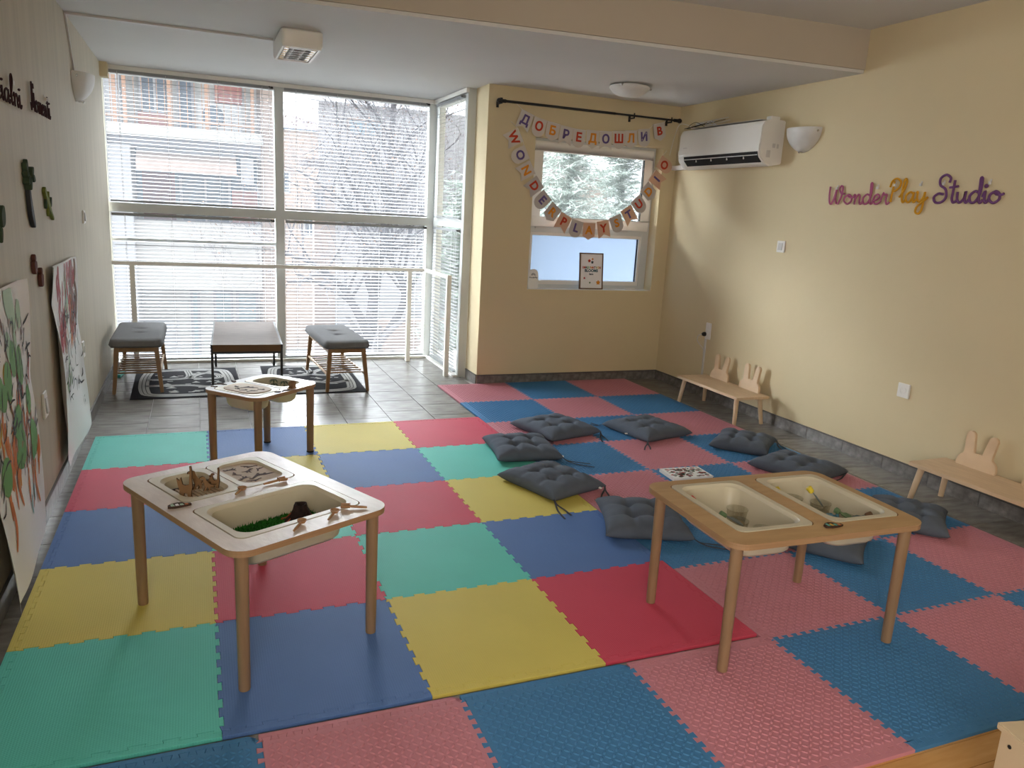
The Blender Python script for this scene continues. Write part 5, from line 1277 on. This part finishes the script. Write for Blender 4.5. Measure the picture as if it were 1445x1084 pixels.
window(B, -.34, .19, 2.98, 3.95, 14.95, 'window_dark', 'render_white', 1)
window(B, .32, .62, 2.70, 3.9, 14.95, 'window_dark', 'render_grey', 0)
wbox(B, 'recess', (-.47, 14.94, 1.30), (1.76, 15, 2.30), 'window_dark')
wbox(B, 'door_panel', (-.36, 14.88, .9), (.22, 14.95, 1.88), 'maroon'); wbox(B, 'door_panel', (1.27, 14.88, .9), (1.76, 14.95, 1.62), 'brick_red')
window(B, .30, 1.25, .9, 1.85, 14.93, 'window_dark', 'render_grey', 1)
wbox(B, 'parapet', (-8, 14.0, -.30), (1.76, 15, .98), 'render_pale')
for x0_, x1_ in ((.42, .60), (.86, 1.24), (1.30, 1.74)): window(B, x0_, x1_, -1.85, -.42, 14.97, 'shop_teal', 'render_grey', 0)
wbox(B, 'shop_front', (-8, 14.98, -3.7), (.2, 15.02, -1.0), 'render_white')
r = thing('balcony_railing', 'orange-brown metal railing along the balcony across the street', 'railing', (0, 13.5, 2.62))
q = MB(); q.b2((-1.5, -.02, .12), (1.62, .02, .16)); q.b2((-1.5, -.02, .92), (1.62, .02, .97)); q.build('rail', M['rail_orange'], r)
q = MB(); q.b2((-.006, -.006, 0), (.006, .006, .95)); bar = q.mesh('bar', M['rail_orange'])
for k in range(26): link('bar', bar, r, (-1.45 + .122 * k, 0, 0))
q = MB(); q.b2((-.03, -.03, 0), (.03, .03, 1.02)); pm = q.mesh('post', M['rail_orange'])
for x_ in (-.66, -.50, .21, .82, 1.60): link('post', pm, r, (x_, 0, 0))
a = thing('outdoor_unit', 'white outdoor air conditioning unit on the balcony across the street', 'air conditioner', (1.06, 14.3, 2.66))
q = MB(); q.b2((-.39, -.15, 0), (.39, .15, .52)); q.build('casing', M['ac_case'], a, bevel=.01)
q = MB(); q.lathe([(0, 0), (.20, 0), (.20, .02), (.185, .02), (.18, .005), (0, .004)], 24, c=(-.12, -.152, .27), M4=Euler((RD(90), 0, 0)).to_matrix().to_4x4()); q.build('fan_grille', M['window_dark'], a, smooth=True, angle=40)
q = MB(); q.b2((-.36, -.15, -.04), (-.30, .15, 0)); q.b2((.30, -.15, -.04), (.36, .15, 0)); q.build('foot', M['window_dark'], a)
a = thing('shop_awning', 'pale scalloped awning under the balcony across the street', 'awning', (.465, 13.9, 2.22))
q = MB(); n = 20
vs = []
for i in range(n + 1):
    x = -.84 + 1.68 * i / n; sc = -.34 - .025 * abs(sin(pi * i / 4)); vs += [(x, 0, 0), (x, -.38, -.16), (x, -.40, sc), (x, -.39, sc), (x, -.37, -.17), (x, .01, -.012)]
fs = [(6 * i + k, 6 * i + (k + 1) % 6, 6 * i + 6 + (k + 1) % 6, 6 * i + 6 + k) for i in range(n) for k in range(6)] + [(5, 4, 3, 2, 1, 0), tuple(6 * n + k for k in range(6))]
q.add(vs, fs); q.build('canopy', M['awning_cloth'], a)
q = MB(); q.b2((-.84, -.02, 0), (.84, .04, .05)); q.build('roller', M['render_grey'], a)
q = MB(); q.b2((1.40, 13.93, 1.74), (1.63, 13.96, 2.22)); tag(q.build('notice_board', M['render_white']), 'pale notice board beside the awning across the street', 'sign')
H2 = thing('beige_house', 'beige house with a dark hipped roof beyond the middle windows', 'building', (0, 0, 0))
wbox(H2, 'wall', (2.2, 26, -3.7), (5.6, 31, 3.84), 'render_beige')
q = MB(); q.add([(2.05, 25.8, 3.84), (5.8, 25.8, 3.84), (5.8, 31.2, 3.84), (2.05, 31.2, 3.84), (3.86, 27.2, 4.42), (3.90, 29.4, 4.42)], [(0, 1, 4), (1, 2, 5, 4), (2, 3, 5), (3, 0, 4, 5), (3, 2, 1, 0)]); q.build('roof', M['roof_tile'], H2)
wbox(H2, 'gutter', (2.05, 25.74, 3.80), (5.8, 25.8, 3.86), 'window_dark')
window(H2, 3.18, 3.61, 1.75, 2.47, 26, 'window_dark'); window(H2, 4.05, 4.45, .3, 1.2, 26, 'window_dark')
H3 = thing('white_house', 'tall white rendered building with a wide window, behind the tree crown', 'building', (0, 0, 0))
q = MB(); q.prism([(3.71, 20), (9.5, 20), (9.5, 23.0), (4.3, 23.0)], -3.7, 4.13); q.build('wall', M['render_white'], H3)
window(H3, 4.46, 5.50, 3.30, 3.77, 20, 'window_blue', 'render_beige', 1)
wbox(H3, 'porch_roof', (3.25, 19.2, 2.42), (3.75, 20.3, 2.58), 'roof_tile'); wbox(H3, 'beige_base', (3.58, 19.9, -3.7), (4.15, 20.3, 1.95), 'render_beige'); window(H3, 3.62, 3.86, 1.05, 1.83, 19.9, 'window_dark', 'render_grey')
H4 = thing('brick_house', 'reddish brick building far to the right behind the tree', 'building', (0, 0, 0))
wbox(H4, 'wall', (6.2, 27, -3.7), (16.5, 33, 3.0), 'render_beige'); wbox(H4, 'yard_wall', (5.0, 18.6, -3.7), (9.0, 19.2, -1.6), 'render_beige')
q = MB(); q.add([(6.0, 26.8, 3.0), (16.7, 26.8, 3.0), (16.7, 33.2, 3.0), (6.0, 33.2, 3.0), (8, 30, 4.4), (14.5, 30, 4.4)], [(0, 1, 5, 4), (1, 2, 5), (2, 3, 4, 5), (3, 0, 4), (3, 2, 1, 0)]); q.build('roof', M['roof_tile'], H4)
for k in range(4): window(H4, 7.2 + 2.1 * k, 8.2 + 2.1 * k, .9, 2.1, 27, 'window_dark')

def tree(name, label, base, limbs, sd, depth, twm, lm=None, dens=1.0, up=.25, ty=.5):
    rn = random.Random(sd); t = thing(name, label, 'tree', base); TR = MB(); BR = MB(); TW = MB(); LF = MB(); cnt = [0]
    def grow(p, d, L_, r, lev):
        n = 4 if lev < 2 else 3; pts = [Vector(p)]; dd = Vector(d)
        for k in range(n):
            dd = (dd + Vector((rn.uniform(-.22, .22), rn.uniform(-.22, .22) * ty, rn.uniform(-.16, .16 + up * .4)))).normalized(); pts.append(pts[-1] + dd * L_ / n)
        rs = [r * (1 - .55 * k / n) for k in range(n + 1)]
        (BR if lev < 2 else TW).tube(pts, rs, 6 if lev < 2 else 3, cap=False)
        cnt[0] += 1
        if lev >= depth:
            if lm and rn.random() < .22:
                e = pts[-1]; s_ = .03; a = Vector((rn.uniform(-1, 1), rn.uniform(-1, 1), rn.uniform(-1, 1))).normalized() * s_; b = a.orthogonal().normalized() * s_ * .5; LF.add([e, e + a + b, e + a * 2, e + a - b], [(0, 1, 2, 3)])
            return
        m_ = int(rn.choice((3, 4, 4, 5)) * dens)
        for k in range(m_):
            i = rn.randrange(1, n + 1); f = pts[i]; q_ = (pts[i] - pts[i - 1]).normalized()
            side = Vector((rn.uniform(-1, 1), rn.uniform(-1, 1) * ty, rn.uniform(-.5, .9))).normalized()
            grow(f, (q_ * .75 + side * .8).normalized(), L_ * rn.uniform(.5, .75), max(rs[i] * .6, .0028), lev + 1)
    for pts, rs, lev in limbs:
        P = catmull(pts, 4); R_ = [rs[0] + (rs[1] - rs[0]) * i / (len(P) - 1) for i in range(len(P))]; TR.tube(P, R_, 9, cap=True)
        L0 = sum((P[i + 1] - P[i]).length for i in range(len(P) - 1))
        k = int(len(P) * .35)
        while k < len(P):
            q_ = (P[min(k + 1, len(P) - 1)] - P[k - 1]).normalized(); side = Vector((rn.uniform(-1, 1), rn.uniform(-1, 1) * ty, rn.uniform(-.2, .8))).normalized()
            grow(P[k], (q_ * .6 + side).normalized(), min(1.2, .45 * L0 + .25) * rn.uniform(.7, 1.1), R_[k] * .55, lev); k += 1 if dens >= 1 else 2
    TR.build('trunk', M['bark'], t, smooth=True, angle=80); BR.build('branches', M['bark'], t, smooth=True, angle=80)
    tag(TW.build('twigs', M[twm], t), kind='stuff')
    if LF.v: tag(LF.build('leaves', M[lm], t), kind='stuff')
    return t
# bare street tree in front of the middle window; coordinates relative to its foot
bx, by = 3.62, 12.0
def rel(l): return [(x - bx, y, z + 3.7) for x, y, z in l]
tree('bare_tree', 'large bare leafless tree standing in the yard behind the middle windows', (bx, by, -3.7), [
    (rel([(3.60, 0, -3.7), (3.58, 0, -2.2), (3.60, 0, -1.15)]), (.20, .17), 9),
    (rel([(3.60, 0, -1.2), (3.55, .1, -.75), (3.60, .15, -.2), (3.70, .2, .5), (3.80, .2, 1.1), (3.86, .2, 2.1), (3.92, .2, 3.3), (3.98, .2, 4.2)]), (.13, .035), 1),
    (rel([(3.58, 0, -1.1), (3.36, -.1, -.65), (3.10, -.2, -.2), (2.85, -.3, .12), (2.4, -.4, .45), (1.9, -.5, .6)]), (.10, .02), 1),
    (rel([(3.60, 0, -1.05), (3.85, -.1, -.75), (4.08, -.2, -.25), (4.05, -.2, .1), (3.86, -.2, .45), (3.75, -.2, .9), (3.70, -.1, 1.7), (3.50, -.1, 2.3)]), (.085, .03), 1),
    (rel([(4.05, -.2, -.3), (4.3, -.2, .2), (4.6, -.1, .8), (4.9, -.1, 1.6)]), (.05, .015), 1),
    (rel([(3.62, .1, -.3), (3.45, .1, .2), (3.40, .1, .9), (3.2, 0, 1.3), (2.66, 0, 1.74), (2.2, 0, 2.0)]), (.07, .015), 1),
    (rel([(3.78, .2, 1.0), (4.1, .1, 1.7), (4.4, 0, 2.2), (4.8, 0, 2.5)]), (.06, .015), 1),
    (rel([(3.86, .2, 2.2), (4.2, .1, 2.7), (4.6, .1, 2.95), (5.0, .1, 3.2)]), (.045, .012), 1),
    (rel([(3.60, .1, 1.2), (3.1, .1, 1.9), (2.95, .2, 2.6), (2.9, .2, 3.2)]), (.04, .01), 1),
], 11, 4, 'twig', 'dryleaf', 1.0, ty=.6)
# pale evergreen thicket seen through the small window and the side pane
for k, (lab, x_, y_, h_, sd) in enumerate([('pale feathery evergreen close behind the small window', 5.55, 8.3, 6.4, 21), ('pale feathery evergreen right of its twin behind the small window', 7.1, 9.5, 6.4, 22), ('pale feathery evergreen seen through the side pane of the bay', 4.5, 9.6, 5.6, 23), ('tall pale evergreen farther back between the two evergreens', 6.6, 12.3, 7.2, 24)]):
    rn = random.Random(sd)
    t = thing('evergreen_tree', lab, 'tree', (x_, y_, -3.7))
    q = MB(); q.tube([(0, 0, 0), (.05, 0, h_ * .5), (.1, .05, h_)], [.14, .09, .03], 8); q.build('trunk', M['bark'], t, smooth=True)
    T1 = MB(); T2 = MB()
    for j in range(700):
        z_ = rn.uniform(.22 * h_, h_); a = rn.uniform(0, 2 * pi); L_ = rn.uniform(.5, 1.25) * (1.15 - z_ / h_ * .65)
        p = Vector((.05, 0, z_)); d = Vector((cos(a), sin(a), rn.uniform(-.1, .5))).normalized(); pts = [p]
        for s_ in range(4): d = (d + Vector((rn.uniform(-.2, .2), rn.uniform(-.2, .2), rn.uniform(-.2, .1)))).normalized(); pts.append(pts[-1] + d * L_ / 4)
        T2.tube(pts, [.010, .008, .006, .004, .003], 4, cap=False)
        for s_ in range(44):
            i = rn.randrange(1, 5); f = pts[i - 1].lerp(pts[i], rn.random()); v = Vector((rn.uniform(-1, 1), rn.uniform(-1, 1), rn.uniform(-1, .5))).normalized(); l2 = rn.uniform(.07, .2); n_ = v.orthogonal().normalized() * .006
            (T1 if rn.random() < .6 else T2).add([f - n_, f + n_, f + v * l2], [(0, 1, 2)])
    tag(T1.build('needles', M['needle'], t), kind='stuff'); tag(T2.build('pale_twigs', M['needle_pale'], t), kind='stuff')
bpy.context.view_layer.update()
